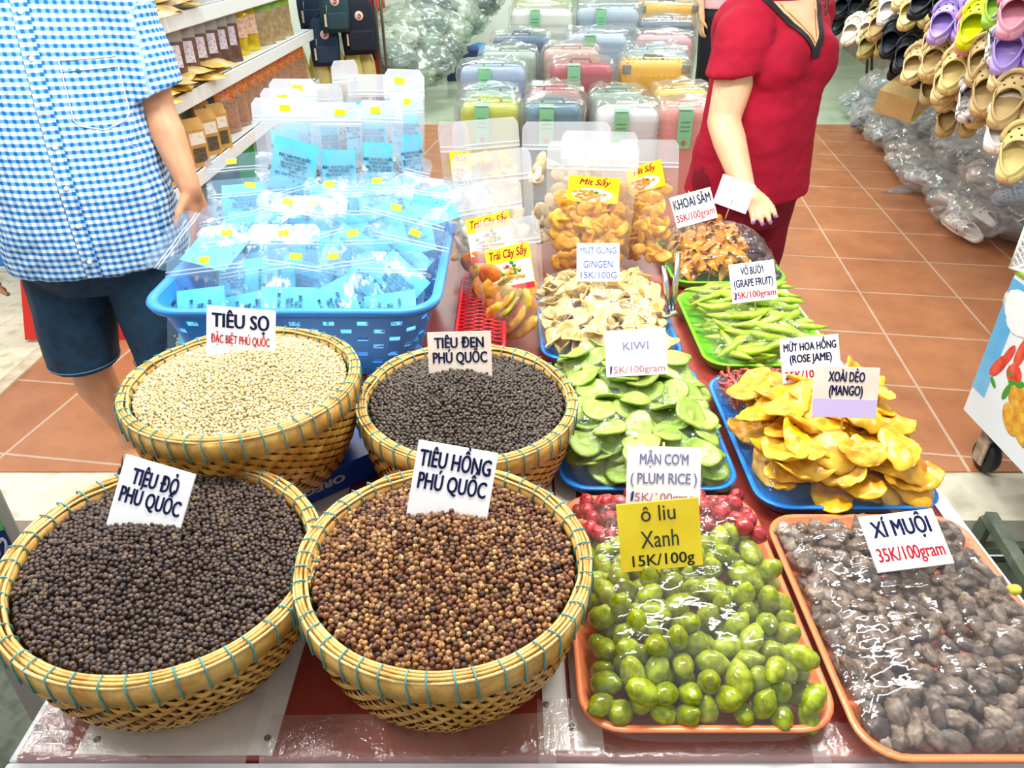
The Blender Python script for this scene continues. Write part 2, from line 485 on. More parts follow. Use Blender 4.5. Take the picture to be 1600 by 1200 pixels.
def basket(name, label, loc, r, h, rot=(0, 0, 0), seed=0, rb=.78):
    t = thing(name, label, 'basket', loc, rot)
    rnd = random.Random(seed)
    def prof(v):                                           # v 0 bottom .. 1 top: a bowl with a soft foot
        rr = r * (rb + (1.0 - rb) * (1 - (1 - v) ** 2.5))
        return rr - .004, v * h
    # backing shell with a floor
    mb = MB(); pr = [prof(i / 14) for i in range(15)]
    mb.lathe([(.001, .004)] + [(a - .0045, z + (.004 if i == 0 else 0)) for i, (a, z) in enumerate(pr)], 72)
    bowl = mb.build('bowl', shade_m, t)
    # woven splints: twill, every float its own little bowed strip
    mb = MB(); rows = 15; cols = 116
    v0, v1 = .0, .86
    for k in range(rows):
        vm = v0 + (v1 - v0) * (k + .5) / rows
        dv = (v1 - v0) / rows
        flip = 1 if k < 5 else -1
        for j in range(cols):
            if (j + flip * k) % 3 == 2: continue
            if (j + flip * k) % 3 == 1: continue
            a0 = 2 * PI * (j - .12 + rnd.uniform(-.06, .06)) / cols; a1 = a0 + 2 * PI * (2.45 + rnd.uniform(-.1, .1)) / cols
            sl = flip * .65 * dv
            lift = .0035 + rnd.uniform(0, .0012)
            def fn(u, v, a0=a0, a1=a1, vm=vm, dv=dv, sl=sl, lift=lift):
                a = a0 + (a1 - a0) * u
                vv = min(1, max(0, vm + (v - .5) * dv * 1.12 + sl * (u - .5)))
                rr, z = prof(vv)
                rr += -.004 + (lift + .004) * math.sin(PI * (.06 + .88 * u)) ** .6 + (.0008 if .2 < v < .8 else 0)
                return (rr * math.cos(a), rr * math.sin(a), z)
            mb.grid(fn, 4, 2)
    # uprights between the floats
    for j in range(cols):
        a = 2 * PI * (j + .5) / cols
        def fn(u, v, a=a):
            rr, z = prof(v * .88); aa = a + (u - .5) * 2 * PI / cols * .62
            return ((rr - .0018) * math.cos(aa), (rr - .0018) * math.sin(aa), z)
        mb.grid(fn, 1, 10)
    mb.build('woven_side', weave_m, t)
    # flat rim band, outside and inside, and the bundle of thin splints on top
    def ring(mb, ri, ro, z0, z1, n=96, wob=0, sd=0):
        rings = []
        for j in range(n):
            a = 2 * PI * j / n; ca, sa = math.cos(a), math.sin(a)
            w = wob * math.sin(a * 3 + sd) + wob * .6 * math.sin(a * 7 + sd * 2)
            rings.append([(q * ca, q * sa, z + w) for q, z in ((ri, z0), (ro, z0), (ro + .0006, (z0 + z1) / 2), (ro, z1), (ri, z1))])
        rings.append(rings[0])
        mb.loft(rings, caps=(False, False))
    mb = MB(); ring(mb, r - .003, r + .0035, h - .030, h - .002, wob=.0006, sd=seed); mb.build('rim_band', band_m, t)
    mb = MB(); ring(mb, r - .013, r - .0075, h - .026, h - .003, wob=.0006, sd=seed + 1); mb.build('inner_band', band_m, t)
    mb = MB()
    for i, (dr, dz, w) in enumerate([(-.0105, .0005, .0042), (-.006, .0018, .004), (-.0015, .0018, .004), (.0025, .0002, .0036), (-.004, -.001, .005)]):
        pts = []
        for j in range(96):
            a = 2 * PI * j / 96
            e = .0009 * math.sin(5 * a + i * 2 + seed) + .0006 * math.sin(13 * a + i)
            pts.append(((r + dr + e) * math.cos(a), (r + dr + e) * math.sin(a), h + dz + e))
        mb.tube(pts, w * .55, 6, closed=True)
    mb.build('rim_splints', hoop_m, t)
    # teal binding thread looped over the rim
    mb = MB(); n = 44
    for j in range(n):
        a = 2 * PI * (j + rnd.uniform(-.12, .12)) / n; pts = []
        for q, (dr, z) in enumerate([(-.014, -.022), (-.0148, -.004), (-.010, .0042), (-.003, .0055), (.0045, .0035), (.0058, -.008), (.0055, -.022), (.0048, -.033)]):
            aa = a + (q - 3) * .0045
            pts.append(((r + dr) * math.cos(aa), (r + dr) * math.sin(aa), h + z))
        if j: mb.tube([last, (pts[0][0] * .997, pts[0][1] * .997, pts[0][2])], .0008, 4)
        last = pts[-1]; mb.tube(pts, .0011, 5)
    mb.build('binding_thread', thread_m, t)
    return t
ICO = {}
def ico(sub):
    if sub not in ICO:
        b = bmesh.new(); bmesh.ops.create_icosphere(b, subdivisions=sub, radius=1)
        ICO[sub] = (np.array([v.co[:] for v in b.verts], dtype=np.float32), np.array([[v.index for v in f.verts] for f in b.faces], dtype=np.int32)); b.free()
    return ICO[sub]
def scatter_mesh(name, pts, rad, m, sub=2, seed=0, squash=.12):
    """one mesh of many small grains"""
    rs = np.random.RandomState(seed)
    v, f = ico(sub); n = len(pts)
    sc = rad * (1 + rs.uniform(-.16, .12, (n, 1, 1))) * (1 + rs.uniform(-squash, squash, (n, 1, 3)))
    V = v[None] * sc
    a = rs.uniform(0, 6.28, n); b_ = rs.uniform(0, 6.28, n)
    ca, sa, cb, sb = np.cos(a), np.sin(a), np.cos(b_), np.sin(b_)
    x, y, z = V[..., 0].copy(), V[..., 1].copy(), V[..., 2].copy()
    x, y = x * ca[:, None] - y * sa[:, None], x * sa[:, None] + y * ca[:, None]
    y, z = y * cb[:, None] - z * sb[:, None], y * sb[:, None] + z * cb[:, None]
    V = np.stack([x, y, z], -1) + np.array(pts, dtype=np.float32)[:, None, :]
    Fa = (f[None] + (np.arange(n) * len(v))[:, None, None]).reshape(-1, 3)
    me = bpy.data.meshes.new(name)
    me.vertices.add(n * len(v)); me.vertices.foreach_set('co', V.reshape(-1).astype(np.float32))
    me.loops.add(Fa.size); me.loops.foreach_set('vertex_index', Fa.reshape(-1).astype(np.int32))
    me.polygons.add(len(Fa)); me.polygons.foreach_set('loop_start', np.arange(0, Fa.size, 3, dtype=np.int32))
    me.polygons.foreach_set('use_smooth', np.ones(len(Fa), dtype=bool))
    me.materials.append(m); me.update(calc_edges=True); me.validate()
    return me
def grains(name, label, bk, r, h, rad, m, seed, dome=.03, shift=(0, 0), sink=.006):
    """heap of peppercorns filling a basket: one uncountable mass"""
    rs = random.Random(seed); pts = []; d = rad * 2
    Rr = r - .017
    def zt(x, y):
        q = math.hypot(x - shift[0] * 0, y - shift[1] * 0) / Rr
        dx, dy = x - shift[0], y - shift[1]
        return h - sink + dome * math.exp(-(dx * dx + dy * dy) / (2 * (Rr * .45) ** 2)) * max(0, 1 - q ** 4) + .004 * fbm((x, y, 0), 14, seed) * max(0, 1 - q ** 3)
    for layer in range(2):
        row = 0; y = -Rr
        while y < Rr:
            x = -Rr + (row % 2) * d * .5
            while x < Rr:
                X, Y = x + rs.uniform(-.28, .28) * d, y + rs.uniform(-.28, .28) * d
                if X * X + Y * Y < (Rr - rad * .6) ** 2:
                    pts.append((X, Y, zt(X, Y) - layer * rad * 1.25 + rs.uniform(-.45, .3) * rad))
                x += d * .98
            y += d * .85; row += 1
    for _ in range(int(len(pts) * .03)):
        a = rs.uniform(0, 2 * PI); q = Rr * .93 * math.sqrt(rs.random())
        X, Y = q * math.cos(a), q * math.sin(a); pts.append((X, Y, zt(X, Y) + rad * .9))
    o = link(name, scatter_mesh(name, pts, rad, m, 2, seed))
    o.location = bk.location; o.rotation_euler = bk.rotation_euler
    tag(o, label, 'pepper', kind='stuff')
    # nothing but more of the same below the top two layers
    return o
def grain_mat(name, cols, dark, bump=.6, rough=.5):
    t = NT(name)
    g = t.n('ShaderNodeNewGeometry')
    c1 = t.ramp(g.outputs['Random Per Island'], [(i / (len(cols) - 1), c) for i, c in enumerate(cols)])
    mx = t.n('ShaderNodeMix', data_type='RGBA'); mx.blend_type = 'MULTIPLY'; mx.inputs[0].default_value = 1
    t.l(c1, mx.inputs[6]); nz = t.noise(420, 3, .6)
    t.l(t.ramp(nz, [(.38, dark), (.6, '#ffffff')]), mx.inputs[7])
    t.l(mx.outputs[2], t.b.inputs['Base Color'])
    t.b.inputs['Roughness'].default_value = rough
    t.bump(nz, bump, .0015)
    return t.m
BASK = {
 'white': ((-.418, .985, .752), .176, .153, (math.radians(-1.5), math.radians(0), .3)),
 'black': ((-.076, 1.018, T + .002), .174, .150, (math.radians(1.5), 0, 1.1)),
 'red':   ((-.432, .664, T + .010), .180, .140, (math.radians(3.5), math.radians(-3.0), 2.0)),
 'pink':  ((-.083, .662, T + .004), .176, .143, (math.radians(.3), 0, .7)),
}
bw = basket('pepper_basket', 'round woven bamboo basket of cream white pepper raised on a blue box', *BASK['white'][:3], BASK['white'][3], 1)
bb = basket('pepper_basket', 'round woven bamboo basket of black pepper standing behind the brown pepper basket', *BASK['black'][:3], BASK['black'][3], 2)
br_ = basket('pepper_basket', 'large bamboo basket of dark pepper tilted at the front left table corner', *BASK['red'][:3], BASK['red'][3], 3)
bp_ = basket('pepper_basket', 'bamboo basket of mixed brown pepper at the front beside the olive tray', *BASK['pink'][:3], BASK['pink'][3], 4)
grains('white_pepper', 'heap of cream coloured white peppercorns', bw, .176, .153, .00255, grain_mat('white_pepper', ['#ddd1a4', '#e8debb', '#cdbd8e', '#e0d5ae', '#bfac7c'], '#c4b48a', .3), 5, .030, (0, .02))
grains('black_pepper', 'heap of grey black peppercorns in the basket behind', bb, .174, .150, .0032, grain_mat('black_pepper', ['#51463e', '#68594c', '#40372f', '#5a4e47', '#7d6b58'], '#665a50'), 6, .034, (0, .02))
grains('dark_pepper', 'heap of dark brown peppercorns in the tilted front left basket', br_, .180, .140, .0034, grain_mat('red_pepper', ['#46352f', '#5a463f', '#372928', '#6a544a', '#7d6549'], '#6a5a52'), 7, .030, (.02, .03))
grains('brown_pepper', 'heap of mixed tan, red and dark brown peppercorns', bp_, .176, .143, .0037, grain_mat('pink_pepper', ['#3d241c', '#a5743f', '#5d2f22', '#c8975a', '#74402a', '#4b2a22', '#d6ad72', '#8b5a35', '#2f1d1a'], '#8d6a52'), 8, .026, (0, .03))
# blue biscuit carton below the white pepper basket
bx = thing('biscuit_carton', 'dark blue printed carton under the white pepper basket', 'box', (-.405, 1.015, T), (0, 0, math.radians(38)))
mb = MB(); mb.box((0, 0, .025), (.30, .23, .050), bev=.002); mb.build('carton', mat('navy_print', '#123c9e', .35, var=['#0f3390', '#1746b0'], vscale=10), bx)
wt = mat('print_white', '#f3f5f8', .5)
text('OREO', .014, wt, bx, (.035, -.1156, .027), (PI / 2, PI, 0), width=.075, bold=.06, name='lettering')
mb = MB()
for k in range(11):
    a = PI * (k / 10)
    for q in (.014, .022):
        c = (-.055 + q * math.cos(a), -.1156, .016 + q * math.sin(a))
        mb.box((0, 0, 0), (.006, .0006, .0012), M=Matrix.Translation(c) @ Matrix.Rotation(-a, 4, 'Y'))
mb.build('printed_rays', wt, bx)
# ================================================================ plastic trays of candied fruit
def tray(label, cx, cy, a, b, col, rot=0, h=.026):
    m = mat('tray_' + col[1:], col, .3, spec=.5)
    mb = MB(); r = .045
    rings = [rrect(a - .022, b - .022, r * .7, 0, 6), rrect(a - .016, b - .016, r * .8, .001, 6), rrect(a - .006, b - .006, r, h - .004, 6),
             rrect(a, b, r + .004, h - .003, 6), rrect(a + .001, b + .001, r + .005, h - .0005, 6), rrect(a - .002, b - .002, r + .003, h + .001, 6),
             rrect(a - .008, b - .008, r, h, 6), rrect(a - .018, b - .018, r * .8, .004, 6), rrect(a - .024, b - .024, r * .7, .003, 6)]
    mb.loft(rings)
    o = mb.build('fruit_tray', m)
    o.location = (cx, cy, T + .001); o.rotation_euler = (0, 0, rot)
    return tag(o, label, 'tray')
def irregular(fn_disp, sc, sub=3, seed=0, freq=3, smooth=True):
    v, f = ico(sub); mb = MB(); out = []
    for p in v:
        p = Vector(p); k = 1 + fn_disp * fbm(p, freq, seed)
        out.append((p.x * sc[0] * k, p.y * sc[1] * k, p.z * sc[2] * k))
    return mb.add(out, f.tolist(), 0, None, smooth)
def variants(name, n, fn, m):
    return [fn(i).mesh(name, m) for i in range(n)]
def drop(n, inside, r, zb, cap, seed, fac=1.0, tries=14, seeds=()):
    """let n pieces fall one by one into the tray and rest on those below; cap(x,y) is the height of the heap"""
    rs = random.Random(seed); pts = list(seeds)
    for _ in range(n):
        best = None
        for _ in range(tries):
            x, y = inside(rs); z = max(zb + r * fac, zb + r * fac + .5 * (cap(x, y) - zb - r * fac * 1.5))
            for a, b, c in pts:
                d2 = (x - a) ** 2 + (y - b) ** 2
                if d2 < 4 * r * r * .92:
                    z = max(z, c + fac * math.sqrt(max(0, 4 * r * r - d2)) * .92)
            over = z - cap(x, y)
            sc = z if over <= 0 else z + over * 12
            if best is None or sc < best[0]: best = (sc, x, y, z)
        pts.append(best[1:])
    return pts[len(seeds):]
def pieces(pts, meshes, name, label, cat, group, seed, tilt=.4, sc=(.88, 1.12), lean=None, spin=None):
    rs = random.Random(seed)
    for i, (x, y, z) in enumerate(pts):
        o = link(name, rs.choice(meshes))
        o.location = (x, y, z)
        e = Euler((rs.gauss(0, tilt), rs.gauss(0, tilt), (rs.uniform(0, 2 * PI) if spin is None else rs.gauss(*spin))), 'XYZ').to_matrix()
        if lean:
            n = Vector(lean(x, y)).normalized()
            q = Vector((0, 0, 1)).rotation_difference(n).to_matrix()
            e = q @ e
        o.rotation_euler = e.to_euler(); o.scale = (rs.uniform(*sc),) * 3
        tag(o, label, cat, group)
def box_in(x0, x1, y0, y1):
    return lambda rs: (rs.uniform(x0, x1), rs.uniform(y0, y1))
def dome(cx, cy, a, b, h, z0=T + .03, px=3.0):
    return lambda x, y: z0 + h * max(0, 1 - abs((x - cx) / a) ** px) * max(0, 1 - abs((y - cy) / b) ** px)
def slope(hf, e=.008):
    def f(x, y):
        c = lambda q: max(-.38, min(.38, q))
        return (c(-(hf(x + e, y) - hf(x - e, y)) / (2 * e) * .8), c(-(hf(x, y + e) - hf(x, y - e)) / (2 * e) * .8), 1)
    return f
wrap_m = film('cling_film', '#ffffff', .035, .028, .06, .38, 15, .26)
def wrap(label, cx, cy, a, b, hf, lift, seed, crease=.006, rim=.026, m=None):
    """cling film stretched over a heaped tray and tucked round its rim"""
    def fn(u, v):
        X, Y = u * 2 - 1, v * 2 - 1
        x, y = cx + X * a, cy + Y * b
        e = max(abs(X), abs(Y))
        k = abs(fbm((x, y, 0), 16, seed)) * crease + .5 * crease * abs(fbm((x * .5, y * 2, 0), 40, seed + 1))
        if e > .93:                                           # over the rim and down
            return (x, y, T + rim + .005 - (e - .93) / .07 * .020 + k * .4)
        w = min(1, (.93 - e) / .16)
        base = T + rim + .006
        return (x, y, base + (max(hf(x, y) + lift, base) - base) * w ** .7 + k * (.3 + .7 * w))
    mb = MB(); mb.grid(fn, 60, 72)
    v = [list(p) for p in mb.v]
    for p in v:                                               # rounded corners
        X, Y = (p[0] - cx) / a, (p[1] - cy) / b
        q = (abs(X) ** 5 + abs(Y) ** 5) ** .2
        if q > 1: p[0], p[1] = cx + X / q * a, cy + Y / q * b
    mb.v = v
    return tag(mb.build('plastic_wrap', m or wrap_m), label, 'plastic wrap')
BLUE, ORANGE, GREEN = '#1d7fd8', '#ee8450', '#76d417'

# --- green olives and red plums, front orange tray
cx, cy, a, b = .228, .715, .150, .205
tray('shallow orange plastic tray holding green olives and red plums', cx, cy, a, b, ORANGE)
hf = dome(cx, cy - .01, .150, .20, .050, T + .026, 3.2)
olive_m = omat('olive', ['#8a9a0c', '#9cae14', '#a8b824', '#8f9a18', '#b0bf34', '#9fa81a'], .2, .6, .15, var=['#b9b58a', '#ffffff'], vscale=90, bump=.12, bscale=120)
def olive(i):
    mb = irregular(.10, (.0205, .0140, .0134), 3, i, 2.2)
    out = []
    for p in mb.v:
        x = p[0] / .0205
        k = 1 - .12 * max(0, x) ** 2
        out.append((p[0] + (.003 if x > .93 else 0), p[1] * k, p[2] * k))
    mb.v = out
    return mb
om = variants('candied_olive', 5, olive, olive_m)
po = drop(170, box_in(cx - .125, cx + .125, .528, .790), .0128, T + .004, hf, 1)
pieces(po, om, 'candied_olive', 'glossy green candied olive under cling film in the front orange tray', 'candied olive', 'green olives in the front orange tray', 2, 1.2)
plum_m = omat('plum', ['#b42a34', '#c53c46', '#ae2636', '#d25a5e', '#96243a'], .22, .6, .2, var=['#c08a8a', '#ffffff'], vscale=120, bump=.5, bscale=150)
pm = variants('candied_plum', 4, lambda i: irregular(.13, (.0135, .013, .0115), 3, 20 + i, 3.2), plum_m)
pp = drop(80, box_in(cx - .128, cx + .125, .778, .900), .0122, T + .004, lambda x, y: hf(x, y) + .012, 3, seeds=po)
pieces(pp, pm, 'candied_plum', 'glossy wrinkled red candied plum at the back of the front orange tray', 'candied plum', 'red plums behind the olives', 4, 1.2)
wrap('clear cling film over the tray of olives and plums', cx, cy, a + .003, b + .003, hf, .017, 31, .007)

# --- kiwi slices, blue tray
cx, cy, a, b = .226, 1.140, .148, .205
tray('blue plastic tray heaped with dried kiwi slices', cx, cy, a, b, BLUE, .0)
hk = dome(cx, cy, .150, .210, .058, T + .026, 3.6)
def kiwi_mat():
    t = NT('kiwi')
    co = t.coord('Object')
    sep = t.n('ShaderNodeSeparateXYZ'); t.l(co, sep.inputs[0])
    rr = t.math('SQRT', t.math('ADD', t.math('POWER', sep.outputs[0], 2), t.math('POWER', sep.outputs[1], 2)))
    f = t.math('ADD', t.math('DIVIDE', rr, .03), t.math('MULTIPLY', t.math('SUBTRACT', t.noise(190, 4, .65), .5), .75))
    c = t.ramp(f, [(0, '#c4d488'), (.22, '#b0c868'), (.36, '#8aa64a'), (.46, '#a2be58'), (.72, '#a8c460'), (.90, '#8fac48'), (1, '#829c3c')])
    oi = t.n('ShaderNodeObjectInfo')
    mx = t.n('ShaderNodeMix', data_type='RGBA'); mx.blend_type = 'MULTIPLY'; mx.inputs[0].default_value = 1
    t.l(c, mx.inputs[6]); t.l(t.ramp(oi.outputs['Random'], [(0, '#d5cf9c'), (.4, '#ffffff'), (1, '#e6f7d2')]), mx.inputs[7])
    t.l(mx.outputs[2], t.b.inputs['Base Color'])
    t.b.inputs['Roughness'].default_value = .28
    t.b.inputs['Subsurface Weight'].default_value = .1
    t.b.inputs['Subsurface Radius'].default_value = (.006, .008, .002)
    t.bump(t.noise(220, 4), .35)
    return t.m
def slice_(i, r, th, wav, ex=1.0, n=20, nr=5, irr=.08):
    mb = MB(); rings = []
    rs = random.Random(i)
    ph = [rs.uniform(0, 6.28) for _ in range(4)]
    def P3(q, t, s):
        k = 1 + irr * math.sin(2 * t + ph[0]) + irr * .6 * math.sin(3 * t + ph[1]) + irr * .4 * math.sin(5 * t + ph[2])
        x, y = r * q * k * math.cos(t) * ex, r * q * k * math.sin(t)
        z = wav * r * (q * q * math.sin(2 * t + ph[3]) * .5 + .35 * q * q + .18 * math.sin(x / r * 4 + ph[0]))
        return (x, y, z + s)
    prof = [(.02, th * .42), (.35, th * .38), (.7, th * .45), (.9, th * .5), (1, th * .2), (1, -th * .2), (.9, -th * .5), (.6, -th * .4), (.02, -th * .4)]
    for q, s in prof:
        rings.append([P3(q, 2 * PI * j / n, s) for j in range(n)])
    mb.loft(rings)
    return mb
km = variants('kiwi_slice', 6, lambda i: slice_(i, .0285, .0052, .22, 1.10), kiwi_mat())
pk = drop(190, box_in(cx - .118, cx + .118, cy - .178, cy + .175), .021, T + .006, hk, 5, fac=.33)
pieces(pk, km, 'kiwi_slice', 'round pale green dried kiwi slice in the blue tray', 'kiwi slice', 'dried kiwi slices in the blue tray', 6, .28, (.85, 1.12), lean=slope(hk))
wrap('clear cling film over the heaped kiwi slices', cx, cy, a + .003, b + .003, hk, .016, 33, .006)

# --- ginger slices, blue tray
cx, cy, a, b = .212, 1.570, .152, .205
tray('blue plastic tray heaped with cream ginger slices', cx, cy, a, b, BLUE, .02)
hg = dome(cx, cy, .155, .215, .062, T + .026, 2.6)
ging = omat('ginger', ['#e9d79a', '#f0e2b0', '#dfc684', '#ecdca6', '#d2b264'], .4, .5, .1, var=['#d9c896', '#ffffff'], vscale=60, bump=.3, bscale=140)
gm = variants('ginger_slice', 6, lambda i: slice_(40 + i, .024, .0045, .75, 1.25, irr=.14), ging)
pg = drop(190, box_in(cx - .125, cx + .125, cy - .178, cy + .178), .019, T + .006, hg, 7, fac=.34)
pieces(pg, gm, 'ginger_slice', 'thin curled cream slice of candied ginger in the blue tray', 'ginger slice', 'candied ginger slices', 8, .35, (.75, 1.2), lean=slope(hg))
wrap('clear cling film over the ginger slices', cx, cy, a + .003, b + .003, hg, .018, 35, .007)

# --- brown sour plums, front right orange tray
cx, cy, a, b = .537, .675, .150, .200
tray('orange plastic tray of grey brown salted plums at the front right corner', cx, cy, a, b, ORANGE)
hx = dome(cx, cy, .150, .200, .034, T + .022, 3.5)
xi = omat('salted_plum', ['#5f4d42', '#776355', '#8c7765', '#675548', '#a08d78', '#4f4038'], .45, .5, .05, var=['#a4968c', '#ffffff'], vscale=150, bump=.7, bscale=170)
def xim(i):
    v, f = ico(3); out = []
    for p in v:
        p = Vector(p); w = math.atan2(p.z, p.y)
        k = 1 + .16 * fbm(p, 2.2, 60 + i) - .2 * abs(math.sin(w * 3.5 + 2 * fbm(p, 1.5, i)))
        out.append((p.x * .0125 * k, p.y * .0088 * k, p.z * .0062 * k))
    return MB().add(out, f.tolist())
xm = variants('salted_plum', 6, xim, xi)
px_ = drop(298, box_in(cx - .128, cx + .130, cy - .178, cy + .172), .0088, T + .004, hx, 9, fac=.8, tries=10)
pieces(px_, xm, 'salted_plum', 'small wrinkled grey brown salted plum under film in the front right tray', 'salted plum', 'salted plums in the front right tray', 10, .5, (1.3, 1.75))
yel = omat('lime_candy', ['#b9bf22', '#c9c936', '#a8b41c'], .35)
ym = variants('lime_candy', 2, lambda i: irregular(.2, (.011, .008, .007), 2, 90 + i), yel)
pieces([(cx + .132, .70, T + .05), (cx + .126, .655, T + .056), (cx + .134, .625, T + .05)], ym, 'lime_candy', 'small yellow green candy at the right edge of the salted plum tray', 'candy', 'yellow green candies', 11)
wrap('crinkled shiny cling film over the salted plums', cx, cy, a + .004, b + .004, hx, .012, 37, .010, m=film('cling_film_creased', '#eaf0ff', .03, .06, .07, .6, 13, .30))

# --- mango and rose jam, blue tray on the right
cx, cy, a, b = .538, 1.092, .148, .203
tray('blue plastic tray of yellow mango and red rose jam', cx, cy, a, b, BLUE)
hm = dome(cx, cy - .01, .155, .212, .036, T + .026, 3.0)
mango_m = omat('mango', ['#efbd0c', '#f2c414', '#e8b226', '#f0c63c', '#e2ab34', '#f3be00'], .36, .5, .15, var=['#d6b27a', '#ffffff'], vscale=40, bump=.25, bscale=90)
def mango(i):
    rs = random.Random(100 + i); mb = MB()
    L, W, th = .043 * rs.uniform(.85, 1.15), .025 * rs.uniform(.85, 1.15), .0056
    bend, tw = rs.uniform(-.35, .45), rs.uniform(-.4, .4)
    v, f = ico(4); out = []
    for p in v:
        p = Vector(p)
        x = p.x * L; w = (1 - .25 * p.x) * (1 + .18 * fbm((p.x * 2, p.y * 2, 0), 1.4, i))
        y = p.y * W * w
        z = p.z * th + bend * (x * x / L - L * .3) + tw * x * y / L + .007 * fbm((x * 46, y * 46, 0), 1, 7 + i)
        out.append((x, y, z))
    return mb.add(out, f.tolist())
mm = variants('mango_slice', 7, mango, mango_m)
pmg = drop(82, box_in(cx - .108, cx + .108, .924, 1.160), .030, T + .006, hm, 12, fac=.28, tries=18)
pieces(pmg, mm, 'mango_slice', 'soft yellow slice of dried mango in the right hand blue tray', 'mango slice', 'dried mango slices', 13, .13, (1.0, 1.3), lean=slope(hm, .035))
rose_m = omat('rose_jam', ['#b33a34', '#c04a3c'], .3, .6, .1, var=['#8e4a3a', '#ffffff', '#e8a080'], vscale=70, bump=.8, bscale=110)
mb = MB(); rs = random.Random(5)
for k in range(480):                                         # a tangled mass of shreds
    x, y = rs.uniform(cx - .125, cx + .12), rs.uniform(1.165, 1.28)
    z = T + .006 + (hm(x, y) - T + .012) * rs.uniform(.35, 1)
    d = Vector((rs.gauss(0, 1), rs.gauss(0, 1), rs.gauss(0, .5))).normalized() * rs.uniform(.008, .018)
    e = Vector((rs.gauss(0, 1), rs.gauss(0, 1), rs.gauss(0, .6))) * .005
    p = Vector((x, y, z)); mb.tube([p - d, p - d * .3 + e, p + d * .4 - e * .5, p + d], [.002, .0042, .004, .0015], 6)
tag(mb.build('rose_jam', rose_m), 'tangled red candied rose petals at the back of the mango tray', 'rose jam', kind='stuff')
wrap('clear cling film stretched over the mango slices', cx, cy, a + .003, b + .003, hm, .019, 39, .007)

# --- grapefruit peel, green tray
cx, cy, a, b = .545, 1.520, .140, .185
tray('lime green plastic tray of green grapefruit peel strips', cx, cy, a, b, GREEN)
hp = dome(cx, cy, .142, .187, .040, T + .028, 2.8)
peel_m = omat('grapefruit_peel', ['#94b81c', '#a8ca34', '#9fc026', '#bcd860', '#86a816'], .3, .5, .15, var=['#c9c98c', '#ffffff'], vscale=50, bump=.15, bscale=120)
def peel(i):
    rs = random.Random(200 + i); L = rs.uniform(.075, .105); cur = rs.uniform(4, 11)
    pts, rad = [], []
    for j in range(13):
        t = j / 12 - .5; pts.append((t * L, cur * t * t * L * L * 1.0 - .01, .006 * math.sin(t * 5 + i))); rad.append(.0082 * max(.30, (1 - abs(2 * t) ** 3.4)) * (1 if j not in (0, 12) else .5))
    mb = MB(); mb.tube(pts, rad, 10)
    mb.v = [(x, y, z * .72) for x, y, z in mb.v]
    return mb
plm = variants('grapefruit_peel', 7, peel, peel_m)
ppl = drop(165, box_in(cx - .085, cx + .085, cy - .155, cy + .155), .0165, T + .006, hp, 14, fac=.42)
pieces(ppl, plm, 'grapefruit_peel', 'curved lime green strip of candied grapefruit peel in the green tray', 'grapefruit peel', 'grapefruit peel strips', 15, .2, (1.1, 1.35), lean=slope(hp), spin=(-.15, .55))
wrap('clear cling film over the grapefruit peel', cx, cy, a + .003, b + .003, hp, .014, 41, .006)

# --- sweet potato shreds and dark candied roots, far green tray
cx, cy, a, b = .565, 1.925, .150, .165
tray('lime green plastic tray of orange sweet potato candy at the far right', cx, cy, a, b, GREEN)
hs = dome(cx, cy, .150, .168, .070, T + .028, 2.6)
sp_m = omat('sweet_potato', ['#d68a18', '#e39c2a', '#c67a14', '#e8ab42', '#bd7218'], .15, .6, .25, bump=.3, bscale=120, trans=.15)
def shred(i):
    rs = random.Random(300 + i); mb = MB(); L = rs.uniform(.03, .05); w = rs.uniform(.006, .010); ph = rs.uniform(0, 6)
    def fn(u, v):
        s = 1 if v < .5 else -1; vv = v * 2 if v < .5 else 2 - v * 2
        x = (u - .5) * L; env = max(.15, 1 - abs(2 * u - 1) ** 3)
        return (x, (vv - .5) * 2 * w * env, .006 * math.sin(u * 7 + ph) + s * .0016 * env * math.sin(PI * min(1, max(0, vv))) + .003 * (vv - .5) * math.sin(u * 5))
    mb.grid(fn, 12, 8)
    return mb
sm_ = variants('sweet_potato_candy', 7, shred, sp_m)
psp = drop(230, box_in(cx - .122, cx + .045, cy - .135, cy + .135), .014, T + .006, hs, 16, fac=.42)
pieces(psp, sm_, 'sweet_potato_candy', 'translucent orange shred of candied sweet potato in the far green tray', 'sweet potato candy', 'candied sweet potato shreds', 17, .38, (1.2, 1.7), lean=slope(hs))
dk = omat('dark_root', ['#3d2530', '#4d3340', '#2f1c24', '#5c4048'], .25, .6, .1, bump=.8, bscale=160)
dm = variants('dark_candied_root', 4, lambda i: irregular(.28, (.018, .011, .008), 3, 120 + i, 2.2), dk)
pdk = drop(60, box_in(cx + .055, cx + .122, cy - .13, cy + .13), .0125, T + .006, hs, 18, fac=.7, seeds=psp)
pieces(pdk, dm, 'dark_candied_root', 'dark purple brown candied fruit at the right of the far green tray', 'candied fruit', 'dark candied fruit in the far tray', 19, .6)
wrap('clear cling film over the orange sweet potato candy', cx, cy, a + .003, b + .003, hs, .016, 43, .009)

# --- steel tongs standing between the trays
tg = thing('serving_tongs', 'steel serving tongs standing at the left corner of the grapefruit tray', 'tongs', P(1052, 490, z=T + .03))
stl = mat('steel', '#c9ccd0', .22, 1.0)
for k, (px0, py0, px1, py1) in enumerate([(1060, 395, 1050, 488), (1037, 415, 1046, 488)]):
    A, B = P(px0, py0, Y=1.62), P(px1, py1, Y=1.58)
    mb = MB(); mb.tube([A - tg.location, (A + B) / 2 - tg.location + Vector((0, -.004, 0)), B - tg.location], [.0062, .0075, .005], 8)
    mb.build('tong_arm', stl, tg)
mb = MB(); mb.ell((0, 0, 0), (.012, .010, .008)); mb.build('hinge', stl, tg)
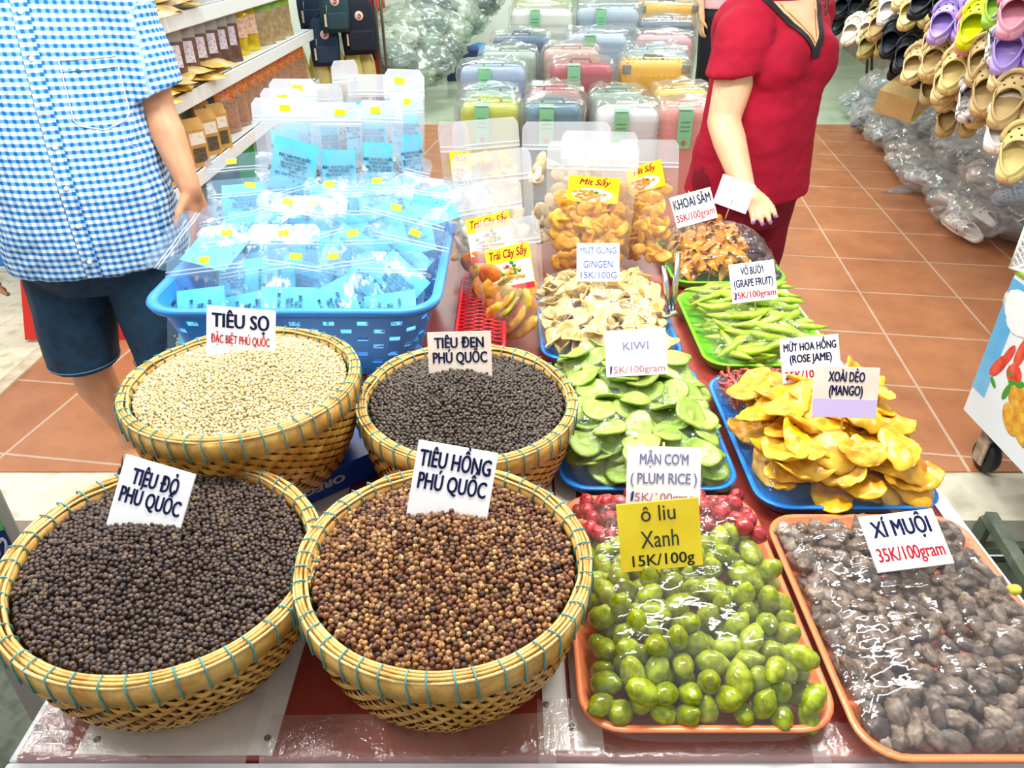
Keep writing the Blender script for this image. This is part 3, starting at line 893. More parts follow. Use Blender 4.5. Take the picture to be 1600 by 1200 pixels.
# ================================================================ price signs
NAVY = mat('navy_ink', '#141d57', .5); REDI = mat('red_ink', '#d41f33', .5); PEN = mat('blue_pen', '#2747ad', .5)
FADE = mat('faded_ink', '#b5addc', .5); PINKI = mat('faded_pink_ink', '#eba5b4', .5); BLACKP = mat('black_pen', '#2b2a20', .5)
plate_w = mat('sign_white', '#f2f1f3', .3, var=['#e9e8ec', '#f8f7f6'], vscale=18)
plate_c = mat('sign_cream', '#e8d8c8', .4, var=['#e2d1c0', '#efe0d2'], vscale=18)
plate_y = mat('sign_yellow', '#f6d60a', .45, var=['#f2cf05', '#fbe027'], vscale=14)
stick_m = mat('bamboo_stick', '#c9a56a', .5)
def sign(label, corners, zb, lines, m=None, tilt=25, extra=.0, stick=True, th=.003, band=None, pen1=None):
    """flat card standing in the goods. corners TL, TR, BR, BL read off the photograph; zb = height where it enters"""
    bm = ((corners[2][0] + corners[3][0]) / 2, (corners[2][1] + corners[3][1]) / 2)
    base = P(bm[0], bm[1], z=zb)
    n = Vector((0, -math.cos(math.radians(tilt)), math.sin(math.radians(tilt))))
    pts = []
    for c in corners:
        d = ray(*c); o = Vector((0, 0, CAM_H)); pts.append(o + d * ((base - o).dot(n) / d.dot(n)))
    tl, tr, br, bl = pts
    x = ((tr - tl) + (br - bl)); w = x.length / 2; x.normalize()
    up = ((tl - bl) + (tr - br)); h = up.length / 2
    up = (up - x * up.dot(x)).normalized(); nn = x.cross(up)
    t = thing('price_sign', label, 'price sign')
    c = (tl + tr + br + bl) / 4
    axes(t, x, up, nn, c)
    mb = MB(); mb.box((0, -extra / 2, 0), (w, h + extra, th), bev=.0004); mb.build('card', m or plate_w, t)
    for s, ink, ch, yy, wd, bold in lines:
        wd_ = None if wd is None else wd * w
        text(s, ch * h, ink, t, (0, (yy - .5) * -1 * h, th / 2 + .0003), bold=bold, width=wd_)
    if pen1:                                              # the blue pen 1 written over the price
        text('1', .17 * h, PEN, t, (-.43 * w, -(pen1 - .5) * h, th / 2 + .0012), bold=.06, shear=.2)
    if band:
        mb = MB(); mb.box((0, (band[0] - .5) * -h, th / 2 + .0002), (w * .985, band[1] * h, .0004)); mb.build('printed_band', band[2], t)
    if stick:
        mb = MB(); mb.tube([(0, h * .5 + .006, -th), (0, -h * .5 - .03, -th)], .0018, 6); mb.build('stick', stick_m, t)
    return t
B = .05
sign('white sign with navy and red words standing in the white pepper', [(324, 476), (432, 487), (428, 560), (322, 552)], .915,
     [('TIÊU SỌ', NAVY, .30, .30, .84, B), ('ĐẶC BIỆT PHÚ QUỐC', REDI, .185, .68, .86, .03)], extra=.015, tilt=20)
sign('cream sign with navy words standing in the black pepper behind', [(664, 521), (763, 516), (773, 588), (674, 588)], .868,
     [('TIÊU ĐEN', NAVY, .24, .25, .78, B), ('PHÚ QUỐC', NAVY, .25, .58, .86, B)], plate_c, extra=.015, tilt=20, stick=False)
sign('white sign with navy words in the front left dark pepper', [(190, 708), (299, 740), (287, 838), (178, 806)], .872,
     [('TIÊU ĐỎ', NAVY, .26, .30, .66, B), ('PHÚ QUỐC', NAVY, .26, .62, .86, B)], extra=.02, tilt=30, stick=False)
sign('white sign with navy words in the mixed brown pepper', [(655, 685), (778, 710), (763, 803), (638, 785)], .868,
     [('TIÊU HỒNG', NAVY, .27, .28, .90, B), ('PHÚ QUỐC', NAVY, .27, .64, .86, B)], extra=.02, tilt=30, stick=False)
zs = T + .075
sign('white card handwritten in blue pen standing in the ginger', [(900, 380), (968, 380), (968, 440), (902, 440)], T + .115,
     [('MỨT GỪNG', PEN, .17, .20, .84, .0), ('GINGEN', PEN, .19, .56, .68, .0), ('15K/100G', PEN, .18, .84, .84, .0)], tilt=30)
sign('white sign with faded words standing between ginger and kiwi', [(945, 517), (1040, 512), (1043, 584), (946, 590)], T + .118,
     [('KIWI', FADE, .18, .36, .42, .03), ('15K/100gram', PINKI, .15, .86, .90, .02)], tilt=30, pen1=.86)
sign('white sign with faded purple words and a pink price behind the yellow card', [(979, 697), (1095, 699), (1094, 790), (979, 788)], T + .108,
     [('MẬN CƠM', FADE, .19, .22, .66, .04), ('( PLUM RICE )', FADE, .19, .55, .90, .04), ('15K/100gram', PINKI, .15, .87, .92, .02)], tilt=30, pen1=.86)
sign('yellow card handwritten in black pen above the olives', [(960, 790), (1088, 776), (1101, 883), (974, 893)], T + .104,
     [('ô liu', BLACKP, .24, .18, .42, .0), ('Xanh', BLACKP, .26, .56, .46, .0), ('15K/100g', BLACKP, .17, .86, .76, .012)], plate_y, tilt=25)
sign('tilted white sign with blue and red words in the sweet potato candy', [(1047, 310), (1111, 291), (1120, 341), (1056, 357)], T + .115,
     [('KHOAI SÂM', NAVY, .32, .30, .90, .04), ('35K/100gram', REDI, .24, .74, .92, .02)], tilt=30)
sign('tilted blank white card beside the saleswoman\'s hand', [(1127, 270), (1178, 290), (1168, 335), (1117, 318)], T + .125,
     [('1', PEN, .2, .80, None, .0)], tilt=30)
sign('white sign with navy fruit name and red price in the grapefruit peel', [(1137, 414), (1207, 406), (1217, 466), (1146, 475)], T + .1,
     [('VỎ BƯỞI', NAVY, .19, .22, .50, .04), ('(GRAPE FRUIT)', NAVY, .20, .52, .86, .04), ('35K/100gram', REDI, .17, .82, .94, .03)], tilt=30, pen1=.84)
sign('white sign with navy words and red price half behind the mango sign', [(1217, 530), (1308, 522), (1316, 591), (1224, 600)], T + .105,
     [('MỨT HOA HỒNG', NAVY, .18, .22, .90, .05), ('(ROSE JAME)', NAVY, .18, .48, .72, .05), ('35K/100gram', REDI, .18, .84, .92, .04)], tilt=30, pen1=.85)
sign('white sign with navy words and a lilac lower band in the mango', [(1272, 572), (1373, 575), (1370, 654), (1268, 651)], T + .135,
     [('XOÀI DẺO', NAVY, .20, .20, .56, .05), ('(MANGO)', NAVY, .20, .47, .52, .05)], plate_c, tilt=25, band=(.81, .36, mat('lilac_print', '#c9b8e4', .5)))
sign('large white sign with navy words and red price on the salted plums', [(1337, 811), (1447, 795), (1500, 880), (1376, 893)], T + .075,
     [('XÍ MUỘI', NAVY, .30, .28, .78, .05), ('35K/100gram', REDI, .25, .73, .88, .03)], tilt=60, stick=False)
# ================================================================ blue tub, red crate, bags of pepper, bags of dried fruit
def perf_side(mb, rings_fn, nu, nv, hole):
    """wall of a basket with real openings"""
    v = [rings_fn(i / nu, j / nv) for j in range(nv + 1) for i in range(nu)]
    f = []
    for j in range(nv):
        for i in range(nu):
            if hole(i, j): continue
            k = (i + 1) % nu
            f.append((j * nu + i, j * nu + k, (j + 1) * nu + k, (j + 1) * nu + i))
    mb.add(v, f, 0, None, False)
def perim(a, b, r, n):
    """n points round a rounded rectangle, evenly spaced"""
    base = rrect(a, b, r, 0, 6); base = [Vector(p) for p in base]; base.append(base[0])
    L = [0]
    for p, q in zip(base, base[1:]): L.append(L[-1] + (q - p).length)
    out = []; k = 0
    for i in range(n):
        s = L[-1] * i / n
        while L[k + 1] < s: k += 1
        t = (s - L[k]) / max(1e-9, L[k + 1] - L[k]); p = base[k].lerp(base[k + 1], t); out.append((p.x, p.y))
    return out
tub = thing('plastic_tub', 'large sky blue perforated plastic tub full of blue card bags', 'tub', (-.436, 1.565, T))
tubm = mat('tub_blue', '#2f86dc', .35, var=['#2a7dd4', '#3a92e6'], vscale=5)
N = 176; rt, rb_ = perim(.278, .262, .07, N), perim(.235, .222, .06, N)
HT = .172
def wallp(u, v):
    i = int(round(u * N)) % N
    return (rb_[i][0] + (rt[i][0] - rb_[i][0]) * v, rb_[i][1] + (rt[i][1] - rb_[i][1]) * v, .004 + (HT - .006) * v)
mb = MB()
perf_side(mb, wallp, N, 17, lambda i, j: 3 <= j <= 14 and ((j % 2 == 1 and i % 3 != 0 and (i // 3 + j // 2) % 2 == 0)))
mb.add([(x, y, .004) for x, y in rb_], [tuple(range(N))], 0, None, False)
w = mb.build('tub_wall', tubm, tub); md = w.modifiers.new('thickness', 'SOLIDIFY'); md.thickness = .003
mb = MB()
mb.loft([rrect(.276, .260, .07, HT - .012, 8), rrect(.290, .274, .08, HT - .014, 8), rrect(.296, .280, .085, HT - .002, 8), rrect(.292, .276, .082, HT + .004, 8), rrect(.282, .266, .074, HT + .004, 8), rrect(.276, .260, .07, HT - .004, 8)], caps=(False, False))
mb.build('tub_rim', tubm, tub)
# red lattice crate
cr = thing('red_crate', 'red lattice plastic crate between the blue tub and the fruit bags', 'crate', (-.068, 1.52, T))
redp = mat('crate_red', '#d3202b', .35)
mb = MB()
for z in (.004, .068):
    mb.loft([rrect(.052, .19, .02, z - .004), rrect(.056, .194, .022, z), rrect(.052, .19, .02, z + .004), rrect(.046, .184, .016, z)] + [rrect(.052, .19, .02, z - .004)], caps=(False, False))
mb.build('crate_frame', redp, cr)
mb = MB()
for s in (-1, 1):
    for k in range(-2, 22):
        for d in (-1, 1):
            y0, y1 = -.19 + k * .02, -.19 + k * .02 + d * .06
            if -.186 < y0 < .186 and -.186 < y1 < .186: mb.tube([(s * .050, y0, .006), (s * .050, y1, .066)], .002, 4)
for k in range(-3, 9):
    for d in (-1, 1):
        for s in (-1, 1):
            x0, x1 = -.05 + k * .014, -.05 + k * .014 + d * .05
            if abs(x0) < .05 and abs(x1) < .05: mb.tube([(x0, s * .188, .006), (x1, s * .188, .066)], .002, 4)
for k in range(-3, 24):
    for d in (-1, 1):
        y0, y1 = -.19 + k * .018, -.19 + k * .018 + d * .04
        if abs(y0) < .186 and abs(y1) < .186: mb.tube([(-.048, y0, .068), (.048, y1, .068)], .0018, 4)
mb.build('crate_lattice', redp, cr)

bagf = film('bag_film', '#93caec', .09, .012, .10, .3, 14, .14)
flapf = film('bag_flap', '#a9d3ef', .15, .015, .12, .25, 12, .14)
zipm = film('zip_strip_plastic', '#f2f8ff', .5, .12, .2, .1, 20, .3)
cardm = mat('cyan_card', '#5cc6ea', .5, var=['#50bce4', '#6bd0ef'], vscale=12)
stickm = mat('sticker_yellow', '#f4f000', .5)
inkm = mat('card_ink', '#17365c', .5)
TXT = {}
def text_shared(key, *a, **k):
    if key not in TXT:
        TXT[key] = text(*a, **k); return TXT[key]
    src = TXT[key]; o = link(src.name.split('.')[0], src.data, a[3]); o.location = a[4] if len(a) > 4 else k['loc']
    o.rotation_euler = k.get('rot', (0, 0, 0)); return o
def pouch_surface(w, h, t, seed, side, zipv=.80, cr=.012, bulge=None, wr=.0025):
    rs = random.Random(seed); px, py = rs.uniform(0, 50), rs.uniform(0, 50)
    def fn(u, v):
        b = (math.sin(PI * min(1, (v + .03) / zipv) ** .62) ** .8 if v < zipv else 0) if bulge is None else bulge(v)
        X = 2 * u - 1
        x = X * w / 2 * (1 - .05 * b)
        y = v * h
        if v > .93:                                        # rounded top corners
            k = (v - .93) / .07; x *= 1 - (1 - math.sqrt(max(0, 1 - k * k))) * (cr * 2 / w)
        z = side * (t / 2 * b * (1 - abs(X) ** 2.4)) + wr * (1 - abs(X) ** 6) * fbm((x * 9 + px, y * 9, side), 2.2, seed) * (1 if v < .97 else .3) + side * .0005
        z += .010 * math.sin(px + y / h * 2.5) * (w / .16) * X * .6                    # the pouch as a whole is not flat
        return (x, y, z)
    return fn
def grains_in(name, w, h, t, n, rad, m, seed, y1=.45):
    rs = random.Random(seed); pts = []
    for _ in range(n):
        X = rs.uniform(-.86, .86); v = rs.uniform(.04, y1) * (1 - .35 * rs.random() * abs(X))
        b = math.sin(PI * ((v + .03) / .8) ** .62) ** .8
        pts.append((X * w / 2 * .94, v * h, rs.uniform(-1, .78) * t / 2 * b * (1 - abs(X) ** 2.4) * .85))
    return scatter_mesh(name, pts, rad, m, 1, seed)
pep_m = grain_mat('bagged_pepper', ['#4a3a30', '#6b5140', '#3a2c26', '#8a6a4c'], '#8d6a52')
pep_w = grain_mat('bagged_white_pepper', ['#efe3c2', '#e0cf9f', '#f5ecd4'], '#d9c9a0', .3)
BAGM = {}
frostf = film('frosted_bag_film', '#e3eefa', .17, .05, .15, .3, 22, .3)
frostflap = film('frosted_bag_flap', '#eef4fc', .42, .06, .15, .3, 22, .3)
def pepper_bag(label, loc, up, nrm, w=.16, h=.23, t=.034, seed=0, rotcard=0, white=False, group=None, sticker=True, txt=True, cx=0, cy=.36, cw=.66, chh=.50, frost=False):
    t_ = thing('pepper_bag', label, 'bag', group=group)
    v_ = seed % 4; key = (round(w, 3), round(h, 3), v_, frost)
    if key not in BAGM:
        mb = MB(); f = pouch_surface(w, h, t, v_, 1); g = pouch_surface(w, h, t, v_, -1)
        mb.grid(f, 12, 18); mb.grid(g, 12, 18)
        fl = mb.mesh('film_body', [frostf, frostflap] if frost else [bagf, flapf])
        for p in fl.polygons:
            if p.center.y > .80 * h: p.material_index = 1
        mb = MB()
        for vv in (.80, .835):
            pts = [Vector(f(i / 12, vv)) + Vector((0, 0, .0008)) for i in range(13)]; mb.tube(pts, .0015, 5)
        zp = mb.mesh('zip_strip', zipm)
        BAGM[key] = (fl, zp, f)
    fl, zp, f = BAGM[key]
    link('film_body', fl, t_); link('zip_strip', zp, t_)
    k2 = ('g', white, round(w, 3), round(h, 3), seed % 2)
    if k2 not in BAGM: BAGM[k2] = grains_in('peppercorns', w, h, t, 150, .0031, pep_w if white else pep_m, 50 + seed % 2)
    tag(link('peppercorns', BAGM[k2], t_), kind='stuff')
    cd = bpy.data.objects.new('card', None)
    k3 = ('c', round(cw * w, 3), round(chh * h, 3))
    if k3 not in BAGM:
        mb = MB(); mb.grid(lambda u, v: ((u - .5) * cw * w, (v - .5) * chh * h, .0012 * math.sin(u * 5 + v * 3)), 6, 6)
        BAGM[k3] = mb.mesh('card', cardm)
    cd = link('card', BAGM[k3], t_); cd.location = (cx * w, cy * h, t * .30); cd.rotation_euler = (0, 0, rotcard)
    if txt:
        text_shared('pepcard', 'ĐẶC SẢN PHÚ QUỐC\nTRUNG DŨNG\nBán sỉ và Lẻ các loại\nTIÊU SỌ - TIÊU ĐỎ\n(100g)\nĐC: Chợ đêm - Phú Quốc', .0066, inkm, cd, (0, 0, .0022), bold=.03, width=.082, depth=.0002, name='card_print')
    if sticker:
        k4 = 'st'
        if k4 not in BAGM:
            mb = MB(); mb.box((0, 0, 0), (.024, .014, .0005)); BAGM[k4] = mb.mesh('price_sticker', stickm)
        so = link('price_sticker', BAGM[k4], t_); p = f(.5 + .12 * math.sin(seed * 2.1), .91); so.location = (p[0], p[1], p[2] + .0012)
        so.rotation_euler = (0, 0, .15 * math.sin(seed * 3.3))
    up = Vector(up).normalized(); nrm = Vector(nrm); nrm = (nrm - up * nrm.dot(up)).normalized()
    axes(t_, up.cross(nrm), up, nrm, Vector(loc))
    return t_
# rows of bags leaning back in the tub, front row first
ROW = ['front', 'second', 'middle', 'fourth', 'rearmost']; NUM = ['leftmost', 'second from left', 'third from left', 'fourth from left', 'rightmost']
rs = random.Random(4)
for i in range(5):
    n = 5 if i < 4 else 4
    for j in range(n):
        x = -.622 + (.345 / (n - 1)) * j + rs.uniform(-.014, .014) + (.03 if i % 2 else 0) - (.03 if n == 4 else 0)
        lean = rs.uniform(-.22, .22) if j not in (0, n - 1) else (.18 if j == 0 else -.28) * (1 if i > 0 else .4)
        up = Vector((-lean * .8, .62 + .03 * i + rs.uniform(-.08, .05), .80))
        z = T + .045 + .030 * i + rs.uniform(-.006, .006)
        y = 1.345 + .088 * i + rs.uniform(-.01, .01)
        pepper_bag('zip bag with cyan card, %s in the %s row of the tub' % (NUM[j] if j < n - 1 else 'rightmost', ROW[i]),
                   (x, y, z), up, (rs.uniform(-.35, .35), -1, .7), w=.165 if (i + j) % 3 else .19, h=.225, t=.034, seed=i * 5 + j,
                   rotcard=[-1.57, -1.5, -1.45, -1.2, 1.75][j % 5] if i == 0 else rs.choice([-1.5, -.5, 0, .4]), sticker=(i * 5 + j) % 3 != 1, white=(i == 0 and j == 0) or (i == 2 and j == 2),
                   group='bags piled in the blue tub', cx=rs.uniform(-.12, .12), cw=.66, chh=.50, cy=.36)
pepper_bag('clear zip bag lying over the left rim of the tub beside the man', (-.57, 1.52, T + .185), (-.80, .28, .10), (.1, -.5, 1), w=.17, h=.23, seed=3, txt=False, sticker=False)
pepper_bag('clear zip bag lying over the right rear rim of the tub', (-.27, 1.70, T + .215), (.75, .25, .14), (-.1, -.6, 1), w=.17, h=.23, seed=2, txt=False, sticker=False)
# bags standing upright at the back of the tub, placed by their top corners
def stand(label, tl, tr, Y, hh, seed, yaw=0, tilt=.10, **k):
    a, b = P(*tl, Y=Y), P(*tr, Y=Y); w = min(.2, max(.10, (b - a).length / max(.45, math.cos(yaw))))
    up = Vector(((a - b).z * .8, tilt, 1)).normalized(); top = (a + b) / 2
    return pepper_bag(label, top - up * hh, up, (math.sin(yaw), -math.cos(yaw), 0), w=w, h=hh, t=.04, seed=seed, frost=True, **k)
S = 'standing pepper bags at the back of the tub'
stand('standing clear bag with a tilted cyan card and yellow sticker, leftmost at the back', (390, 148), (497, 158), 1.80, .245, 0, .05, rotcard=-.25, cx=.05, cy=.38, group=S)
stand('standing clear bag with cyan card, middle of the three at the back', (480, 154), (562, 166), 1.825, .245, 1, .15, cx=.0, cy=.32, group=S)
stand('standing clear bag with cyan card, rightmost facing front at the back', (558, 148), (628, 166), 1.83, .24, 2, -.15, cx=-.06, cy=.36, group=S)
stand('standing bag turned sideways at the right rear of the tub', (618, 128), (652, 158), 1.86, .25, 3, .9, group=S, cx=0)
stand('tall pale bag rising highest behind the others', (604, 94), (657, 122), 1.95, .30, 5, .1, group=S, cy=.5)
stand('pale bag behind the leftmost standing bag', (404, 134), (475, 142), 1.90, .24, 6, -.05, group=S)
stand('pale bag with pointed top at far left behind the standing bags', (420, 118), (492, 128), 1.97, .24, 7, .2, group=S)
stand('pale bag tilted in the middle behind the standing bags', (478, 140), (526, 122), 2.0, .23, 8, .3, group=S, sticker=False)
stand('thin edge-on bag behind the standing bags', (530, 92), (545, 96), 1.98, .25, 9, 1.1, group=S, sticker=False)
stand('dusty blue rounded bag behind the rightmost standing bags', (540, 120), (612, 112), 2.0, .24, 10, -.2, group=S, sticker=False)

# ---------------------------------------------------------------- clear bags of dried fruit
fruitf = film('fruit_bag_film', '#fbfaf4', .10, .05, .12, .4, 24, .28)
fruitflap = film('fruit_bag_flap', '#eef3fb', .26, .06, .18, .25, 22, .3)
gold = mat('dried_gold', '#dfa01e', .45, island=['#e2a71c', '#f0bd30', '#e8b024', '#f4cc58', '#d79a18'], var=['#e0b87a', '#ffffff'], vscale=60, bump=.4, bscale=110)
oran = mat('dried_orange', '#dd7f2c', .4, island=['#d7742a', '#e6a21d', '#c65f2c', '#f0c12f', '#a9b33c', '#e08b2e'], var=['#cf9c6a', '#ffffff'], vscale=50, bump=.3, bscale=90)
pale = mat('dried_pale', '#cdbb98', .5, island=['#c8b48c', '#dccaa6', '#b59d74', '#e5d9bf'], bump=.3, bscale=90)
labm = mat('label_yellow', '#fbd911', .4); labw = mat('label_white', '#fbf7ea', .4); labr = mat('label_red', '#d3242c', .4); labg = mat('label_green', '#3f8a2c', .5)
labo = mat('label_orange', '#e78b1c', .5, var=['#d97512', '#f2aa34'], vscale=200)
script = mat('script_red', '#c6372f', .4)
def chunks(name, w, h, t, n, size, m, seed, y1, flat=.5, prof=None):
    rs = random.Random(seed); mb = MB()
    for _ in range(n):
        lim = max(.25, 1 - 2.3 * size / w); X = rs.uniform(-lim, lim); v = rs.uniform(.9 * size / h + .02, y1)
        b = math.sin(PI * ((v + .03) / .8) ** .62) ** .8
        z = rs.uniform(-.3, .62) * t / 2 * b * (1 - abs(X) ** 2.4) * .8
        q = irregular(.22, (size * rs.uniform(.7, 1.2), size * rs.uniform(.5, .95), size * flat * rs.uniform(.22, .5)), 2, rs.randrange(99), 1.8)
        M = Matrix.Translation((X * w / 2 * .96, v * h, z)) @ Euler((rs.gauss(0, .4), rs.gauss(0, .3), rs.uniform(0, 6.28))).to_matrix().to_4x4()
        mb.add(q.v, q.f, 0, M)
    return mb.mesh(name, m)
def fruit_bag(label, base, top, w, yaw=0, t=.07, m=gold, kind=None, seed=0, n=80, size=.021, y1=.62, lab=(0, .56, .52, .22), lrot=0, contents='dried_fruit'):
    t_ = thing('fruit_bag', label, 'bag', group='clear bags of dried fruit')
    base, top = Vector(base), Vector(top); up = (top - base); h = up.length; up.normalize()
    mb = MB(); f = pouch_surface(w, h, t, seed, 1, .80); g = pouch_surface(w, h, t, seed, -1, .80)
    mb.grid(f, 16, 24); mb.grid(g, 16, 24)
    fl = mb.mesh('film_body', [fruitf, fruitflap])
    for p in fl.polygons:
        if p.center.y > .79 * h: p.material_index = 1
    link('film_body', fl, t_)
    mb = MB()
    for vv in (.80, .83):
        mb.tube([Vector(f(i / 14, vv)) + Vector((0, 0, .001)) for i in range(15)], .0017, 5)
    mb.build('zip_strip', zipm, t_)
    tag(link(contents, chunks(contents, w, h, t, n, size, m, seed, y1), t_), kind='stuff')
    if kind:
        lx, ly, lw, lh = lab; LW, LH = lw * w, lh * h
        lb = MB().box((0, 0, 0), (LW, LH, .0006)).build('paper_label', labm, t_)
        lb.location = (lx * w, ly * h, t * .5 * math.sin(PI * min(1, (ly + .03) / .8) ** .62) ** .8 * (1 - abs(2 * lx) ** 2.4) + .004); lb.rotation_euler = (0, 0, lrot)
        if kind == 'mit':
            text('Mít Sấy', LH * .23, script, lb, (0, LH * .28, .0005), bold=.04, width=LW * .62, shear=.25, depth=.0002, name='label_print')
            mb = MB(); mb.prism([(LW * .40 * math.cos(a) - LW * .02, LH * .26 * math.sin(a) - LH * .20) for a in [2 * PI * i / 20 for i in range(20)]], .0004, .0007); mb.build('label_plate', labw, lb)
            mb = MB(); rs = random.Random(3)
            for _ in range(26):
                x, y = rs.gauss(-LW * .05, LW * .14), rs.gauss(-LH * .18, LH * .10)
                mb.ell((x, y, .0008), (LW * .055, LH * .06, .0006), 8, 4)
            mb.build('label_picture', labo, lb)
            mb = MB(); mb.ell((LW * .06, -LH * .10, .0014), (LW * .05, LH * .05, .0004), 8, 4); mb.build('label_leaf', labg, lb)
        else:
            text('Trái Cây Sấy', LH * .19, script, lb, (0, LH * .34, .0005), bold=.04, width=LW * .86, shear=.25, depth=.0002, name='label_print')
            mb = MB(); mb.box((0, -LH * .16, .0004), (LW * .98, LH * .64, .0003)); mb.build('label_panel', labw, lb)
            mb = MB(); mb.box((0, -LH * .43, .0007), (LW * .98, LH * .13, .0003)); mb.build('label_ribbon', labr, lb)
            for nm, mm_, sd, cnt in (('label_fruit', labo, 4, 16), ('label_leaf', labg, 8, 10), ('label_berry', labr, 12, 6), ('label_lemon', labm, 14, 8)):
                mb = MB(); r2 = random.Random(sd)
                for _ in range(cnt): mb.ell((r2.gauss(0, LW * .16), r2.gauss(-LH * .12, LH * .10), .0008 + r2.random() * .0003), (LW * .05, LH * .045, .0005), 8, 4)
                mb.build(nm, mm_, lb)
    nrm = Vector((math.sin(yaw), -math.cos(yaw), 0)); nrm = (nrm - up * nrm.dot(up)).normalized()
    axes(t_, up.cross(nrm), up, nrm, base)
    return t_
zb = T + .004
fruit_bag('clear bag of golden jackfruit chips with yellow label, facing front behind the ginger', P(915, 428, z=zb), P(928, 222, Y=1.93), .235, 0, .085, gold, 'mit', 1, 120, .027, .60, (.02, .66, .56, .19), -.04)
fruit_bag('clear bag of golden jackfruit chips turned left beside the sweet potato tray', P(1005, 418, z=zb), P(1012, 218, Y=1.98), .19, -.75, .08, gold, 'mit', 2, 100, .023, .66, (.02, .72, .6, .2), .25)
fruit_bag('clear bag of orange mixed dried fruit with picture label, foremost of the bags', P(808, 545, z=zb), P(790, 342, Y=1.56), .165, -.42, .07, oran, 'mix', 3, 26, .046, .55, (.06, .62, .66, .34), .10)
fruit_bag('clear bag of yellow dried fruit behind the foremost mixed fruit bag', P(775, 512, z=zb), P(757, 285, Y=1.70), .185, -.35, .06, oran, 'mix', 4, 30, .036, .5, (.06, .62, .6, .3), .08)
fruit_bag('pale clear bag behind the two mixed fruit bags at left', P(785, 470, z=zb), P(765, 236, Y=1.83), .20, -.1, .06, pale, None, 5, 60, .025, .6)
fruit_bag('pale clear bag at the left rear of the fruit bags with yellow label', P(735, 420, z=zb), P(707, 190, Y=2.02), .15, 1.0, .05, pale, 'mit', 6, 50, .024, .6, (0, .7, .6, .2))
fruit_bag('clear bag with amber contents at the rear behind the pale bags', P(775, 400, z=zb), P(757, 186, Y=2.06), .18, .1, .06, gold, None, 7, 70, .024, .74)
fruit_bag('clear bag of pale brown chips at the rear behind the jackfruit bag', P(880, 398, z=zb), P(885, 190, Y=2.08), .24, -.05, .06, pale, None, 8, 70, .026, .72)
fruit_bag('clear bag with white flap right behind the front jackfruit bag', P(925, 410, z=zb), P(938, 205, Y=2.0), .20, -.02, .05, gold, None, 9, 60, .024, .6)
# ================================================================ people
from mathutils.bvhtree import BVHTree
def capsule(mb, p0, r0, p1, r1, flat=1.0, fdir=None, n=14):
    """tapered capsule; flat < 1 squeezes it along fdir"""
    p0, p1 = Vector(p0), Vector(p1); ax = (p1 - p0); L = ax.length; ax = ax.normalized() if L > 1e-6 else Vector((0, 0, 1))
    st = []
    for i in range(1, 5):
        a = PI / 2 * (1 - i / 5); st.append((p0 - ax * r0 * math.sin(a), r0 * math.cos(a)))
    for i in range(5): st.append((p0.lerp(p1, i / 4), r0 + (r1 - r0) * i / 4))
    for i in range(1, 5):
        a = PI / 2 * i / 5; st.append((p1 + ax * r1 * math.sin(a), r1 * math.cos(a)))
    u = ax.orthogonal().normalized() if fdir is None else (Vector(fdir) - ax * Vector(fdir).dot(ax)).normalized()
    w = ax.cross(u)
    mb.loft([[tuple(p + (u * flat * math.cos(2 * PI * j / n) + w * math.sin(2 * PI * j / n)) * r) for j in range(n)] for p, r in st])
def chain(mb, pts, rad, flat=1.0, fdir=None):
    for i in range(len(pts) - 1): capsule(mb, pts[i], rad[i], pts[i + 1], rad[i + 1], flat, fdir)
def fuse(mb, voxel, smooth, name, m, parent=None, disp=None):
    """one continuous skin over overlapping volumes"""
    me = mb.mesh('tmp', m); o = link('tmp', me)
    r = o.modifiers.new('r', 'REMESH'); r.mode = 'VOXEL'; r.voxel_size = voxel; r.use_smooth_shade = True
    s = o.modifiers.new('s', 'SMOOTH'); s.iterations = smooth; s.factor = .5
    dg = bpy.context.evaluated_depsgraph_get(); dg.update()
    out = bpy.data.meshes.new_from_object(o.evaluated_get(dg)); bpy.data.objects.remove(o)
    out.name = name; out.materials.clear(); out.materials.append(m)
    if disp:
        nrm = [v.normal.copy() for v in out.vertices]
        for v, q in zip(out.vertices, nrm): v.co += q * disp(v.co)
    out.polygons.foreach_set('use_smooth', [True] * len(out.polygons)); out.update()
    return link(name, out, parent)
def torso_loft(mb, secs, n=28):
    """secs: (z, half width, half depth, y offset, x offset)"""
    mb.loft([[(s[4] + s[1] * math.copysign(abs(math.cos(a)) ** .8, math.cos(a)), s[3] + s[2] * math.copysign(abs(math.sin(a)) ** .85, math.sin(a)), s[0]) for a in [2 * PI * j / n for j in range(n)]] for s in secs])
